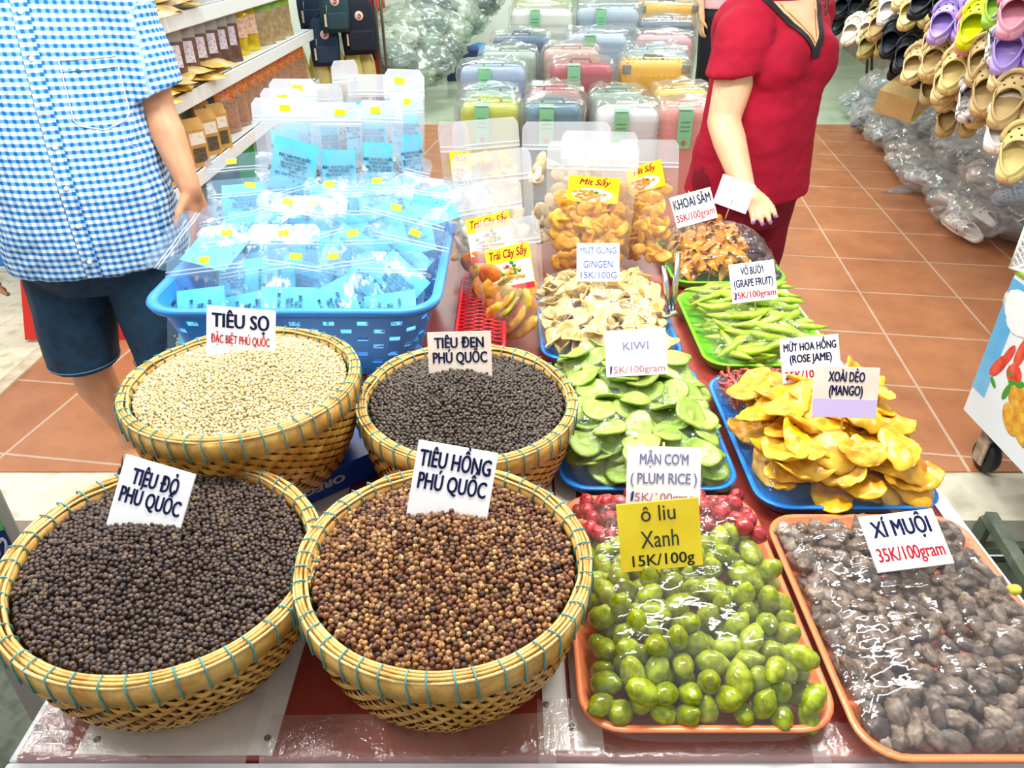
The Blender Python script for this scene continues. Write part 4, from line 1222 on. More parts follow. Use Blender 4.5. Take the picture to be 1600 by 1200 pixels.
def hand(mb, wrist, fwd, palm, thumb, curl=.5, sc=1.0, spread=.12):
    """wrist point, direction of the fingers, palm normal, side the thumb is on"""
    w = Vector(wrist); f = Vector(fwd).normalized(); p = Vector(palm); p = (p - f * p.dot(f)).normalized(); s = f.cross(p)
    if s.dot(Vector(thumb)) < 0: s = -s
    for k in range(5):
        q = (k - 2) / 2 * .030 * sc
        capsule(mb, w + s * q * .55 - f * .005, .014 * sc, w + s * q + f * .082 * sc, .0115 * sc, .9, p)
    capsule(mb, w - f * .012, .030 * sc, w + f * .050 * sc, .024 * sc, .62, p)
    tips = []
    for k, L in enumerate((.066, .074, .070, .055)):
        q = (.0315 - k * .0205) * sc; a = w + s * q + f * .085 * sc; d = (f + s * spread * (1.2 - k * .8)).normalized()
        pts = [a]; ang = 0
        for j, seg in enumerate((.46, .30, .26)):
            ang += curl * (.55 if j == 0 else .75)
            dd = (d * math.cos(ang) + p * math.sin(ang)); pts.append(pts[-1] + dd * L * seg * sc)
        chain(mb, pts, [.0098 * sc, .0092 * sc, .0084 * sc, .0072 * sc]); tips.append((pts[-1], dd, p))
    a = w + s * .030 * sc + f * .022 * sc
    t1 = a + (s * .75 + f * .65 + p * .15).normalized() * .038 * sc; t2 = t1 + (s * .35 + f * .9 + p * .35).normalized() * .032 * sc
    chain(mb, [w + f * .01, a, t1, t2], [.016 * sc, .0145 * sc, .0108 * sc, .0085 * sc]); tips.append((t2, (t2 - t1).normalized(), p))
    return tips
def head(mb, c, f=Vector((0, -1, 0))):
    """skull, jaw, nose and ears round centre c; faces -Y"""
    c = Vector(c)
    mb.ell(c + Vector((0, .012, .03)), (.076, .094, .092), 20, 14)
    mb.ell(c + Vector((0, -.022, -.045)), (.060, .066, .068), 18, 12)
    mb.ell(c + Vector((0, -.062, -.092)), (.026, .022, .020), 12, 8)
    capsule(mb, c + Vector((0, -.088, .012)), .008, c + Vector((0, -.107, -.026)), .0125)
    for s in (-1, 1):
        mb.ell(c + Vector((s * .015, -.094, -.030)), (.009, .010, .008), 10, 6)
        mb.ell(c + Vector((s * .078, .012, -.005)), (.010, .019, .031), 10, 8)
        mb.ell(c + Vector((s * .040, -.060, -.030)), (.026, .026, .026), 10, 8)
def face(c, parent, lipc='#b5605a'):
    c = Vector(c); wh = mat('eye_white', '#f2efe9', .25); ir = mat('iris_brown', '#2c1a10', .2); br = mat('brow', '#2a1e18', .7)
    for s in (-1, 1):
        e = MB().ell(c + Vector((s * .031, -.079, .010)), (.0125, .010, .0062), 12, 8).build('eye', wh, parent)
        MB().ell(c + Vector((s * .031, -.0875, .010)), (.0052, .003, .0052), 10, 6).build('iris', ir, e)
        mb = MB(); mb.tube([c + Vector((s * q, -.083 + abs(q - .03) * .35, .030 + .006 * math.sin((q - .012) / .035 * PI))) for q in (.014, .022, .032, .042, .048)], [.001, .003, .003, .0024, .001], 6); mb.build('eyebrow', br, parent)
    mb = MB()
    for dz, r in ((.0, .0052), (-.008, .006)):
        mb.tube([c + Vector((q, -.0895 + q * q * 9, -.064 + dz + (.002 if abs(q) < .006 and dz == 0 else 0) - abs(q) * .04)) for q in (-.023, -.012, 0, .012, .023)], [.001, r * .8, r, r * .8, .001], 8)
    mb.build('lips', mat('lips_' + lipc[1:], lipc, .4), parent)
skin_man = mat('skin_tan', '#d6996f', .5, sss=.12, var=['#cf9068', '#dca27a'], vscale=18)
skin_wom = mat('skin_light', '#eab890', .48, sss=.12, var=['#e4b087', '#efc29c'], vscale=18)
hairm = mat('hair_black', '#1d1512', .45, bump=.4, bscale=200); hairb = mat('hair_brown', '#4a2a1c', .45, bump=.4, bscale=200)
def feet(mb, a, heading=(0, -1, 0)):
    a = Vector(a); h = Vector(heading)
    capsule(mb, a + Vector((0, 0, -.035)) - h * .02, .036, a + h * .15 + Vector((0, 0, -.058)), .026)
    capsule(mb, a + h * .10 + Vector((.018, 0, -.06)), .026, a + h * .17 + Vector((.012, 0, -.066)), .020)
    capsule(mb, a + h * .10 + Vector((-.018, 0, -.06)), .024, a + h * .16 + Vector((-.016, 0, -.066)), .018)

# ------------------------------------------------ the man in the gingham shirt
man = thing('person', 'man in blue gingham short sleeved shirt and navy shorts standing left of the table', 'person', (-1.125, 1.93, 0), (0, 0, math.radians(20)))
rotm = Matrix.Rotation(math.radians(-20), 3, 'Z')
def ml(x, y, z): return rotm @ Vector((x + 1.125, y - 1.93, z))
LA = [ml(-.935, 1.985, 1.335), ml(-.898, 1.97, 1.11), ml(-.830, 1.895, .93)]                       # his left arm, by the tub
RA = [Vector((-.215, .02, 1.335)), Vector((-.275, .03, 1.07)), Vector((-.27, -.04, .83))]
KN = [(ml(-1.03, 1.94, .80), ml(-1.015, 1.91, .44), ml(-1.01, 1.95, .085)), (ml(-1.23, 1.92, .80), ml(-1.250, 1.90, .44), ml(-1.232, 1.95, .085))]
mb = MB()
torso_loft(mb, [(.72, .15, .11, 0, 0), (.80, .18, .13, 0, 0), (.95, .185, .145, -.01, 0), (1.12, .185, .135, 0, 0), (1.28, .19, .115, .01, 0), (1.36, .14, .08, .015, 0), (1.40, .06, .05, .015, 0)])
for A in (LA, RA):
    chain(mb, [A[0], A[0].lerp(A[1], .5), A[1]], [.056, .052, .043]); d = (A[2] - A[1])
    chain(mb, [A[1], A[1] + d * .3, A[2]], [.043, .047, .030], .92, (1, .3, 0)); mb.ell(A[2] + d * .04, (.027, .026, .04), 12, 8)
hand(mb, LA[2], (.12, -.12, -1), (-.7, .6, 0), (-.4, -1, 0), .35)
hand(mb, RA[2], (0, -.1, -1), (.9, .3, 0), (.2, -1, 0), .35)
for hp, kn, an in KN:
    chain(mb, [hp, hp.lerp(kn, .5), kn + Vector((0, 0, .04))], [.088, .076, .060])
    chain(mb, [kn + Vector((0, 0, .04)), kn, kn + Vector((0, .022, -.12)), an + Vector((0, .006, .06)), an], [.060, .056, .060, .037, .035]); feet(mb, an)
chain(mb, [Vector((0, .015, 1.36)), Vector((0, .0, 1.50))], [.058, .055]); head(mb, (0, -.02, 1.585))
fuse(mb, .0065, 3, 'body', skin_man, man); face((0, -.02, 1.585), man)
mb = MB(); mb.ell((0, .012, 1.635), (.088, .100, .078), 20, 12); mb.ell((0, .04, 1.59), (.086, .078, .085), 18, 12)
fuse(mb, .008, 3, 'hair', hairm, man)
for s in (0, 1):
    an = KN[s][2]; mb = MB(); mb.loft([rrect(.047, .135, .045, .0, 6, an.x, an.y - .065), rrect(.048, .137, .046, .012, 6, an.x, an.y - .065), rrect(.044, .132, .044, .016, 6, an.x, an.y - .065)])
    sd = mb.build('sandal', mat('sandal_dark', '#2c2522', .6), man)
    mb = MB(); mb.tube([(an.x - .046, an.y - .09, .014), (an.x - .03, an.y - .10, .052), (an.x, an.y - .10, .066), (an.x + .03, an.y - .10, .052), (an.x + .046, an.y - .09, .014)], .010, 8); mb.build('strap', mat('sandal_dark'), sd)
# shorts
mb = MB(); navy = mat('navy_denim', '#0d2d44', .75, var=['#0b2638', '#123a55', '#0e3048'], vscale=22, bump=.25, bscale=500)
torso_loft(mb, [(.66, .15, .12, 0, 0), (.74, .200, .148, -.005, 0), (.84, .205, .155, -.008, 0), (.90, .195, .150, -.008, 0)])
for s, (hp, kn, an) in enumerate(KN):
    k = kn + Vector((0, 0, -.03)); ex = Vector(((.006, -.006)[s], 0, 0)); rings = []
    for t, r in ((0, .112), (.3, .110), (.6, .103), (.85, .098), (.97, .096), (1, .095), (1, .082), (.93, .07)):
        p = hp.lerp(k, t) + ex * t; rings.append([(p.x + r * math.cos(a), p.y + r * 1.02 * math.sin(a), p.z) for a in [2 * PI * j / 24 for j in range(24)]])
    mb.loft(rings)
fuse(mb, .008, 2, 'shorts', navy, man, lambda p: .006 * fbm((p.x * 1.4, p.y * 1.4, p.z), 6, 2))
mb = MB()
for s, (hp, kn, an) in enumerate(KN):
    k = kn + Vector((0, 0, -.012))
    mb2 = MB(); mb2.tube([(k.x + (.006, -.006)[s] + .0975 * math.cos(2 * PI * j / 40), k.y + .099 * math.sin(2 * PI * j / 40), k.z) for j in range(40)], .0016, 5, closed=True)
    mb2.build('hem_stitching', mat('denim_thread', '#5d87a3', .7), man)
# shirt: gingham by cloth coordinates (round the chest, along the sleeve)
def gingham():
    t = NT('blue_gingham')
    sep = t.n('ShaderNodeSeparateXYZ'); t.l(t.coord('UV'), sep.inputs[0])
    def stripe(o, ph):
        s = t.math('SINE', t.math('MULTIPLY', t.math('ADD', o, ph), 2 * PI / .0172))
        return t.math('MINIMUM', 1, t.math('MAXIMUM', 0, t.math('ADD', t.math('MULTIPLY', s, 2.2), .34)))
    a, b = stripe(sep.outputs[0], .003), stripe(sep.outputs[1], 0)
    s = t.math('ADD', t.math('MULTIPLY', a, .36), t.math('MULTIPLY', b, .52))
    t.l(t.ramp(s, [(0, '#f2f6fd'), (.36, '#a3caef'), (.52, '#6ca9df'), (.88, '#2069b4')]), t.b.inputs['Base Color'])
    t.b.inputs['Roughness'].default_value = .8
    t.b.inputs['Specular IOR Level'].default_value = .2
    t.bump(t.noise(24, 3), .25, .01)
    return t.m
gm_ = gingham()
mb = MB()
torso_loft(mb, [(.735, .200, .160, -.012, 0), (.74, .222, .178, -.012, 0), (.80, .224, .182, -.014, 0), (.95, .216, .182, -.018, 0), (1.10, .208, .165, -.008, 0), (1.22, .212, .145, 0, 0), (1.30, .218, .125, .008, 0), (1.36, .19, .098, .012, 0), (1.405, .10, .075, .012, 0), (1.43, .07, .068, .010, 0)])
for A in (LA, RA):
    mb.ell(A[0] + Vector((0, -.004, .002)), (.078, .080, .074), 18, 12); d = (A[1] - A[0]); e = A[0] + d * .86; sx = 1 if A is LA else -1; u = Vector((sx, 0, .0)); rings = []
    for t, r in ((-.12, .060), (0, .078), (.35, .083), (.7, .086), (.98, .088), (1, .086), (1, .070), (.90, .06)):
        p = A[0] + (e - A[0]) * t; ax = d.normalized(); uu = (u - ax * u.dot(ax)).normalized(); ww = ax.cross(uu)
        rings.append([tuple(p + (uu * math.cos(2 * PI * j / 24) * .92 + ww * math.sin(2 * PI * j / 24)) * r + Vector((0, 0, .020 * math.cos(2 * PI * j / 24) * (t if t > .5 else 0)))) for j in range(24)])
    mb.loft(rings)
def folds(p):
    return .0055 * fbm((p.x * 1.2, p.y, p.z * 1.8 - p.x * .8), 7, 4) + .004 * fbm((p.x * 3, p.y, p.z * .8), 9, 6) * (1 if p.z < .95 else .4)
shirt = fuse(mb, .008, 2, 'shirt', gm_, man, folds)
me = shirt.data; uv = me.uv_layers.new(name='cloth')
for lp in me.loops:
    p = me.vertices[lp.vertex_index].co; A = LA if p.x > 0 else RA
    d = (A[1] - A[0]); L = d.length; ax = d / L; q = p - A[0]; h_ = q.dot(ax)
    if abs(p.x) > .226 and h_ > .0 and (q - ax * h_).length < .12 and p.z > 1.0:
        r_ = q - ax * h_; uv.data[lp.index].uv = (math.atan2(r_.y, r_.x) * .085, h_)
    else:
        n_ = me.vertices[lp.vertex_index].normal; uv.data[lp.index].uv = ((p.x if abs(n_.y) > abs(n_.x) else math.copysign(.19 + (p.y + .12), p.x)), p.z + .05 * p.x)
bv = BVHTree.FromObject(shirt, bpy.context.evaluated_depsgraph_get())
def on_shirt(x, z, off=.003):
    h = bv.ray_cast(Vector((x, -1, z)), Vector((0, 1, 0))); return (h[0] + h[1] * off) if h[0] else Vector((x, -.17, z))
mb = MB()
def plk(u, v):
    p = on_shirt(.0 + (u - .5) * .034, .745 + .65 * v, .0026); return tuple(p)
mb.grid(plk, 4, 60); pk_ = mb.build('placket', gm_, man)
uvl = pk_.data.uv_layers.new(name='cloth')
for lp in pk_.data.loops:
    p = pk_.data.vertices[lp.vertex_index].co; uvl.data[lp.index].uv = (p.x + .006, p.z + .006)
btn = mat('button_pearl', '#f4f3ee', .25)
for k in range(7):
    p = on_shirt(.0, .79 + .092 * k, .0045); mb = MB(); mb.ell(p, (.0058, .002, .0058), 12, 6); mb.build('button', btn, man)
mb = MB(); thr = mat('seam_white', '#dfeafa', .8)
X0, X1, Z0, Z1 = .052, .168, 1.10, 1.245
loop = [(X0, Z1), (X0, Z0 + .02), (X0 + .012, Z0 + .006), ((X0 + X1) / 2, Z0 - .008), (X1 - .012, Z0 + .006), (X1, Z0 + .02), (X1, Z1)]
pts = []
for (a, b), (c, d) in zip(loop, loop[1:]):
    for i in range(8): pts.append(on_shirt(a + (c - a) * i / 8, b + (d - b) * i / 8, .0012))
mb.tube(pts, .0016, 5); mb.build('pocket_seam', thr, man)
mb = MB(); mb.tube([on_shirt(X0 + (X1 - X0) * i / 16, Z1, .0015) for i in range(17)], .0016, 5); mb.tube([on_shirt(X0 + (X1 - X0) * i / 16, Z1 - .022, .0012) for i in range(17)], .001, 5); mb.build('pocket_hem', thr, man)
mb = MB(); mb.ell(on_shirt(.085, 1.222, .003), (.005, .002, .005), 10, 6); mb.build('pocket_button', mat('button_blue', '#2f6d9e', .3), man)
# collar
mb = MB(); mb.lathe([(.074, 1.425), (.078, 1.445), (.070, 1.462), (.088, 1.430), (.094, 1.415)], 28, M=Matrix.Translation((0, .008, 0)))
mb.build('collar', mat('collar_blue', '#8dbbe8', .8), man)

# ------------------------------------------------ the woman in red
wom = thing('person', 'woman in crimson top with black neck trim resting a hand on the far tray', 'person', (.800, 2.52, 0), (0, 0, math.radians(33)))
rot = Matrix.Rotation(math.radians(-33), 3, 'Z')
WSC = Vector((1.09, 1.06, 1.085)); wom.scale = WSC
def wl(x, y, z):
    p = rot @ Vector((x - .800, y - 2.52, z)); return Vector((p.x / WSC.x, p.y / WSC.y, p.z / WSC.z))                 # world -> her own axes
RAw = [wl(.688, 2.40, 1.225), wl(.645, 2.35, 1.0), wl(.690, 2.19, .845)]
LAw = [Vector((.165, .02, 1.165)), Vector((.195, .10, .98)), Vector((.13, .125, .80))]
KW = [(Vector((.085, 0, .74)), Vector((.09, -.01, .42)), Vector((.09, .01, .08))), (Vector((-.085, 0, .74)), Vector((-.09, -.01, .42)), Vector((-.09, .01, .08)))]
mb = MB()
torso_loft(mb, [(.64, .14, .11, 0, 0), (.74, .165, .125, 0, 0), (.88, .14, .115, -.01, 0), (1.0, .135, .105, -.01, 0), (1.10, .15, .11, 0, 0), (1.17, .145, .085, .01, 0), (1.22, .06, .05, .01, 0)])
for A in (RAw, LAw):
    d = A[2] - A[1]; chain(mb, [A[0], A[0].lerp(A[1], .5), A[1]], [.058, .056, .046]); chain(mb, [A[1], A[1] + d * .3, A[2]], [.046, .046, .030])
hd = wl(.715, 2.105, .81) - RAw[2]
tips = hand(mb, RAw[2], hd + Vector((0, 0, .012)), rot @ Vector((0, 0, -1)), rot @ Vector((-1, .2, 0)), .38, .95)
hand(mb, LAw[2], (-.1, .0, -1), (0, -1, 0), (1, 0, 0), .4, .9)
for hp, kn, an in KW:
    chain(mb, [hp, kn + Vector((0, 0, .04))], [.088, .062]); chain(mb, [kn + Vector((0, 0, .04)), kn + Vector((0, .02, -.1)), an], [.062, .055, .034]); feet(mb, an)
NK = Vector((0, -.03, 1.36))
chain(mb, [Vector((0, .015, 1.16)), Vector((0, -.012, 1.30))], [.060, .052]); HC = Vector((0, -.055, 1.415)); head(mb, HC)
mb.ell((0, -.055, 1.13), (.10, .06, .06), 14, 10)
fuse(mb, .0065, 3, 'body', skin_wom, wom); face(HC, wom, '#c2636a')
nail = mat('violet_nails', '#7a52c8', .2)
for tp, dd, pp_ in tips:
    mb = MB(); mb.ell((0, 0, 0), (.0056, .0075, .0018), 10, 6)
    o = mb.build('fingernail', nail, wom); n_ = (-pp_ + dd * .2).normalized(); y_ = (dd - n_ * dd.dot(n_)).normalized()
    o.matrix_local = Matrix.Translation(tp - pp_ * .0058) @ Matrix((y_.cross(n_), y_, n_)).transposed().to_4x4()
mb = MB(); mb.ell(HC + Vector((0, .035, .045)), (.088, .095, .085), 20, 12); mb.ell(HC + Vector((0, .06, -.02)), (.080, .07, .09), 18, 12); chain(mb, [HC + Vector((0, .11, .0)), HC + Vector((0, .14, -.10)), HC + Vector((.02, .13, -.24))], [.045, .04, .015])
fuse(mb, .008, 3, 'hair', hairb, wom)
mb = MB(); chain(mb, [HC + Vector((.078, -.02, -.01)), HC + Vector((.086, -.035, -.12)), HC + Vector((.070, -.065, -.235))], [.014, .011, .004]); fuse(mb, .005, 2, 'hair_strand', hairb, wom)
crim = mat('crimson_cotton', '#a20c2a', .8, var=['#960a26', '#ae1030'], vscale=10, bump=.2, bscale=240, spec=.25)
crim2 = mat('crimson_trousers', '#760a20', .8, var=['#6b081b', '#821026'], vscale=10, bump=.2, bscale=200, spec=.25)
blk = mat('black_trim', '#16151a', .7)
mb = MB()                                                                     # trousers
torso_loft(mb, [(.58, .14, .12, 0, 0), (.70, .185, .145, 0, 0), (.80, .175, .140, 0, 0)])
for hp, kn, an in KW:
    chain(mb, [hp, kn, an + Vector((0, 0, .05))], [.112, .090, .074])
fuse(mb, .009, 3, 'trousers', crim2, wom, lambda p: .007 * fbm((p.x * 2, p.y * 2, p.z * .8), 6, 3))
mb = MB()                                                                     # top
torso_loft(mb, [(.672, .178, .150, 0, 0), (.68, .195, .164, 0, 0), (.76, .190, .160, -.002, 0), (.88, .172, .150, -.008, 0), (.98, .165, .146, -.012, 0), (1.06, .172, .152, -.014, 0), (1.12, .182, .140, -.006, 0), (1.17, .188, .115, .006, 0), (1.205, .165, .092, .012, 0), (1.232, .11, .075, .02, 0)])
for s in (-1, 1): mb.ell((s * .052, -.092, 1.065), (.115, .076, .10), 16, 12)
for A in (RAw, LAw):
    mb.ell(A[0], (.078, .078, .072), 18, 12); d = A[1] - A[0]; e = A[0] + d * .42; ax = d.normalized(); sx = -1 if A is RAw else 1; rings = []
    out = Vector((sx, 0, 0)); uu = (out - ax * out.dot(ax)).normalized(); ww = ax.cross(uu)
    for t, r in ((-.75, .060), (-.4, .078), (0, .084), (.5, .083), (.97, .083), (1, .081), (1, .064), (.8, .055)):
        p = A[0] + (e - A[0]) * t
        rings.append([tuple(p + (uu * math.cos(2 * PI * j / 24) + ww * math.sin(2 * PI * j / 24)) * r + ax * (.028 * math.cos(2 * PI * j / 24) * max(0, t))) for j in range(24)])
    mb.loft(rings)
top = fuse(mb, .008, 3, 'top', crim, wom, lambda p: .0055 * fbm((p.x * 1.3, p.y * 1.3, p.z * 1.4), 6, 8) + .003 * fbm((p.x, p.y, p.z * 2), 13, 9))
bw_ = BVHTree.FromObject(top, bpy.context.evaluated_depsgraph_get())
def on_top(x, z, off=.003):
    h = bw_.ray_cast(Vector((x, -1, z)), Vector((0, 1, 0))); return (h[0] + h[1] * off) if h[0] else Vector((x, -.1, z))
# skin of the open neck, laid in the V, and the black trim
VX, VZ0, VZ1 = .088, 1.105, 1.215
mb = MB()
def vee(u, v):
    z = VZ0 + (VZ1 - VZ0) * v; hw = VX * v ** .9 + .001
    return tuple(on_top((u - .5) * 2 * hw, z, .0035))
mb.grid(vee, 10, 14); mb.build('neckline_skin', skin_wom, wom)
for s in (-1, 1):
    mb = MB()
    def tr(u, v, s=s):
        z = VZ0 - .022 + (VZ1 - VZ0 + .026) * v; hw = VX * max(0, (z - VZ0) / (VZ1 - VZ0)) ** .9
        return tuple(on_top(s * (hw + (u - .15) * .024), z, .0045))
    mb.grid(tr, 3, 18); mb.build('neck_trim', blk, wom)
mb = MB(); q = [on_top(x, VZ0 + .012 + abs(x) * 1.35, .006) for x in (-.07, -.05, -.03, -.012, 0, .012, .03, .05, .07)]; mb.tube(q, .0012, 5); mb.build('necklace', mat('gold_chain', '#d6a94a', .25, 1.0), wom)
for s, A in ((-1, RAw), (1, LAw)):                                            # petal sleeve seam
    d = A[1] - A[0]; ax = d.normalized(); mb = MB()
    c0 = A[0] + Vector((-s * .012, -.088, .005)); mb.tube([c0 + Vector((s * -.02, .012, .03)), c0, c0 + Vector((s * .035, .014, -.045)), c0 + Vector((s * .07, .05, -.085))], .0022, 5); mb.build('sleeve_seam', crim2, wom)

# ------------------------------------------------ the person far behind in a pink top
far = thing('person', 'person far behind in a pale pink top and black trousers, mostly hidden by the woman', 'person', (1.80, 7.15, 0), (0, 0, .3))
mb = MB(); KF = [(Vector((.085, 0, .85)), Vector((.09, -.01, .47)), Vector((.09, .01, .085))), (Vector((-.085, 0, .85)), Vector((-.09, -.01, .47)), Vector((-.09, .01, .085)))]
torso_loft(mb, [(.78, .15, .11, 0, 0), (.95, .14, .105, 0, 0), (1.15, .15, .11, 0, 0), (1.32, .15, .09, .01, 0), (1.38, .06, .05, .01, 0)])
for s in (-1, 1):
    A = [Vector((s * .17, .02, 1.31)), Vector((s * .22, .03, 1.05)), Vector((s * .20, -.05, .84))]
    chain(mb, A, [.05, .042, .028]); hand(mb, A[2], (0, -.15, -1), (-s, 0, 0), (0, -1, 0), .4, .95)
for hp, kn, an in KF: chain(mb, [hp, kn, an], [.085, .058, .035]); feet(mb, an)
chain(mb, [Vector((0, .01, 1.34)), Vector((0, 0, 1.46))], [.055, .05]); head(mb, (0, -.02, 1.545)); fuse(mb, .008, 3, 'body', skin_wom, far); face((0, -.02, 1.545), far)
mb = MB(); mb.ell((0, .015, 1.595), (.088, .1, .08), 18, 12); mb.ell((0, .05, 1.52), (.085, .075, .11), 18, 12); fuse(mb, .009, 3, 'hair', hairm, far)
mb = MB(); torso_loft(mb, [(.72, .15, .12, 0, 0), (.86, .178, .135, 0, 0), (.97, .155, .12, 0, 0)])
for hp, kn, an in KF: chain(mb, [hp, kn, an + Vector((0, 0, .03))], [.10, .075, .06])
fuse(mb, .01, 2, 'trousers', mat('black_cloth', '#111524', .8), far)
mb = MB(); torso_loft(mb, [(.92, .175, .14, 0, 0), (1.1, .17, .13, 0, 0), (1.28, .178, .11, .01, 0), (1.36, .12, .08, .01, 0), (1.39, .07, .06, .01, 0)])
for s in (-1, 1): capsule(mb, (s * .165, .02, 1.30), .068, (s * .198, .025, 1.16), .066)
fuse(mb, .01, 3, 'top', mat('pink_cloth', '#dcb6bf', .8), far)
# ================================================================ shop behind: shelves, backpacks, wrapped suitcases, clogs, bags
white_m = mat('shelf_white', '#e9eef0', .4)
kraft = mat('kraft_paper', '#c99a4e', .7, var=['#bd8d42', '#d4a75c'], vscale=14)
# ---- shelving unit on the left wall
su = thing('shelving_unit', 'white metal shelving unit with packaged foods along the left wall', 'shelf', (-1.82, 4.95, 0))
for z in (.10, .44, .812, 1.16, 1.52):
    mb = MB(); mb.box((0, 0, z - .012), (.42, 3.3, .024)); mb.box((.205, 0, z - .038), (.02, 3.3, .076), bev=.004); mb.build('shelf_board', white_m, su)
for y in (-1.62, -.05, 1.62):
    mb = MB(); mb.box((-.2, y, .9), (.03, .04, 1.8)); mb.build('upright', white_m, su)
mb = MB(); mb.box((-.212, 0, .9), (.006, 3.26, 1.76)); mb.build('back_panel', mat('panel_grey', '#6c716c', .6), su)
def shelf_pouch(name, label, Y, z, w, h, t, col, lab, yaw=.75, x=-1.70, grp=None, top=None, tilt=.08, seed=0, clear=True):
    o = thing(name, label, 'packet', (x, Y, z + .001), (-tilt, 0, yaw), grp)
    mb = MB(); f = pouch_surface(w, h, t, seed, 1, .9); g = pouch_surface(w, h, t, seed, -1, .9)
    sw = Matrix(((1, 0, 0, 0), (0, 0, -1, 0), (0, 1, 0, 0), (0, 0, 0, 1)))
    mb.grid(f, 8, 10, 0, sw); mb.grid(g, 8, 10, 0, sw)
    me = mb.mesh('packet_body', [col, top or col])
    for p in me.polygons:
        if p.center.z > .72 * h: p.material_index = 1
    link('packet_body', me, o)
    if lab:
        lb = MB(); lb.box((0, -t * .5 - .004, h * .48), (w * .72, .003, h * .34)); l_ = lb.build('packet_label', lab, o)
    return o
brown_c = mat('brown_contents', '#6d4b3d', .3, var=['#5a3b30', '#7d594a'], vscale=40, coat=.5); greyclear = mat('clear_top', '#a9a59b', .2, coat=.6)
lilac = mat('lilac_label', '#dfd3ea', .4, var=['#b9a6cf', '#eee6f4', '#f2ecf6'], vscale=70)
gold_m = mat('gold_foil', '#d3ab0c', .22, .3, var=['#b78f08', '#f0cf2c'], vscale=14)
nut_m = mat('nut_contents', '#96664f', .35, var=['#6e4534', '#b98a6e', '#8a5c49'], vscale=70, coat=.4); redtag = mat('red_tag', '#d0302a', .4, var=['#d0302a', '#e0a83a'], vscale=60)
greyp = mat('dark_packet', '#4c4f49', .35, var=['#3c3f3a', '#6a6d66'], vscale=20); olivec = mat('olive_pack', '#a78c5c', .4, var=['#8f744a', '#bda276'], vscale=30); greent = mat('green_top', '#8cc23a', .4)
ORD = ['nearest', 'second', 'third', 'fourth', 'fifth', 'sixth', 'seventh', 'eighth', 'ninth', 'tenth', 'eleventh', 'farthest']
for i in range(6):
    shelf_pouch('snack_pouch', 'brown snack pouch with lilac label on the middle shelf, %s from the front' % ORD[i], 3.98 + .17 * i, .812, .21, .30, .05, brown_c, lilac, .6, -1.72, 'brown pouches with lilac labels', greyclear, seed=i)
for i in range(3):
    shelf_pouch('snack_pouch', 'dark grey packet behind the man\'s sleeve on the middle shelf', 3.55 + .12 * i, .812, .16, .25, .04, greyp, None, .9, -1.78, 'dark grey packets by the sleeve', seed=i)
for i in range(2):
    shelf_pouch('gold_packet', 'shiny gold foil packet on the middle shelf, %s of two' % ('nearer' if i == 0 else 'farther'), 5.10 + .22 * i, .812, .21, .33, .07, gold_m, mat('cream_label', '#f0d9b0', .5, var=['#d98a6a', '#f6e9d2'], vscale=50), .9, -1.74, 'gold foil packets', seed=i)
for i in range(3):
    shelf_pouch('dried_food_packet', 'brown dried food packet with lime top on the middle shelf, %s in line' % ORD[i], 5.62 + .25 * i, .812, .22, .30, .07, olivec, None, .9, -1.72, 'brown packets with lime tops', greent, seed=i)
for i in range(11):
    shelf_pouch('nut_packet', 'packet of nuts with red tag on the lower shelf, %s in line' % ORD[i], 4.66 + .175 * i, .44, .15, .27, .06, nut_m, None, .95, -1.70, 'nut packets with red tags', redtag, seed=i)
def sachet(label, p, rot, col, w, h, grp):
    mb = MB(); s = len(C.objects) % 7
    mb.grid(lambda u, v: ((u - .5) * w, (v - .5) * h, .011 * math.sin(PI * u) ** .7 * math.sin(PI * v) ** .7 + .006 * fbm((u, v, 0), 3, s)), 8, 8)
    mb.grid(lambda u, v: ((u - .5) * w, (v - .5) * h, -.010 * math.sin(PI * u) ** .7 * math.sin(PI * v) ** .7 + .006 * fbm((u, v, 0), 3, s)), 8, 8)
    o = mb.build('sachet', col); o.location = p; o.rotation_euler = rot; return tag(o, label, 'sachet', grp)
yel_s = mat('sachet_yellow', '#e2c878', .3, var=['#e9e6da', '#e8c04a', '#dcc06a'], vscale=9, coat=.4); bei_s = mat('sachet_beige', '#e0cea4', .3, var=['#ece9e0', '#dcc288', '#d6bf9a'], vscale=9, coat=.4)
rs = random.Random(9)
for i in range(12):
    sachet('flat yellow sachet in the heap on the middle shelf behind the sleeve', (-1.645 + rs.uniform(-.03, .03), 3.62 + .15 * (i % 6) + rs.uniform(-.03, .03), .835 + .030 * (i // 6) + .012 * (i % 2)), (rs.uniform(-.12, .12), rs.uniform(.03, .2), rs.uniform(-.6, .6)), yel_s, .17, .20, 'yellow sachets on the middle shelf')
for i in range(16):
    sachet('beige sachet in the heap on the upper shelf', (-1.69 + rs.uniform(-.07, .05), 3.5 + .11 * (i % 8) + rs.uniform(-.03, .03), 1.185 + .032 * (i // 8) + .014 * (i % 2)), (rs.uniform(-.16, .16), rs.uniform(.02, .2), rs.uniform(-.6, .6)), bei_s if i % 3 else yel_s, .19, .22, 'beige sachets on the upper shelf')
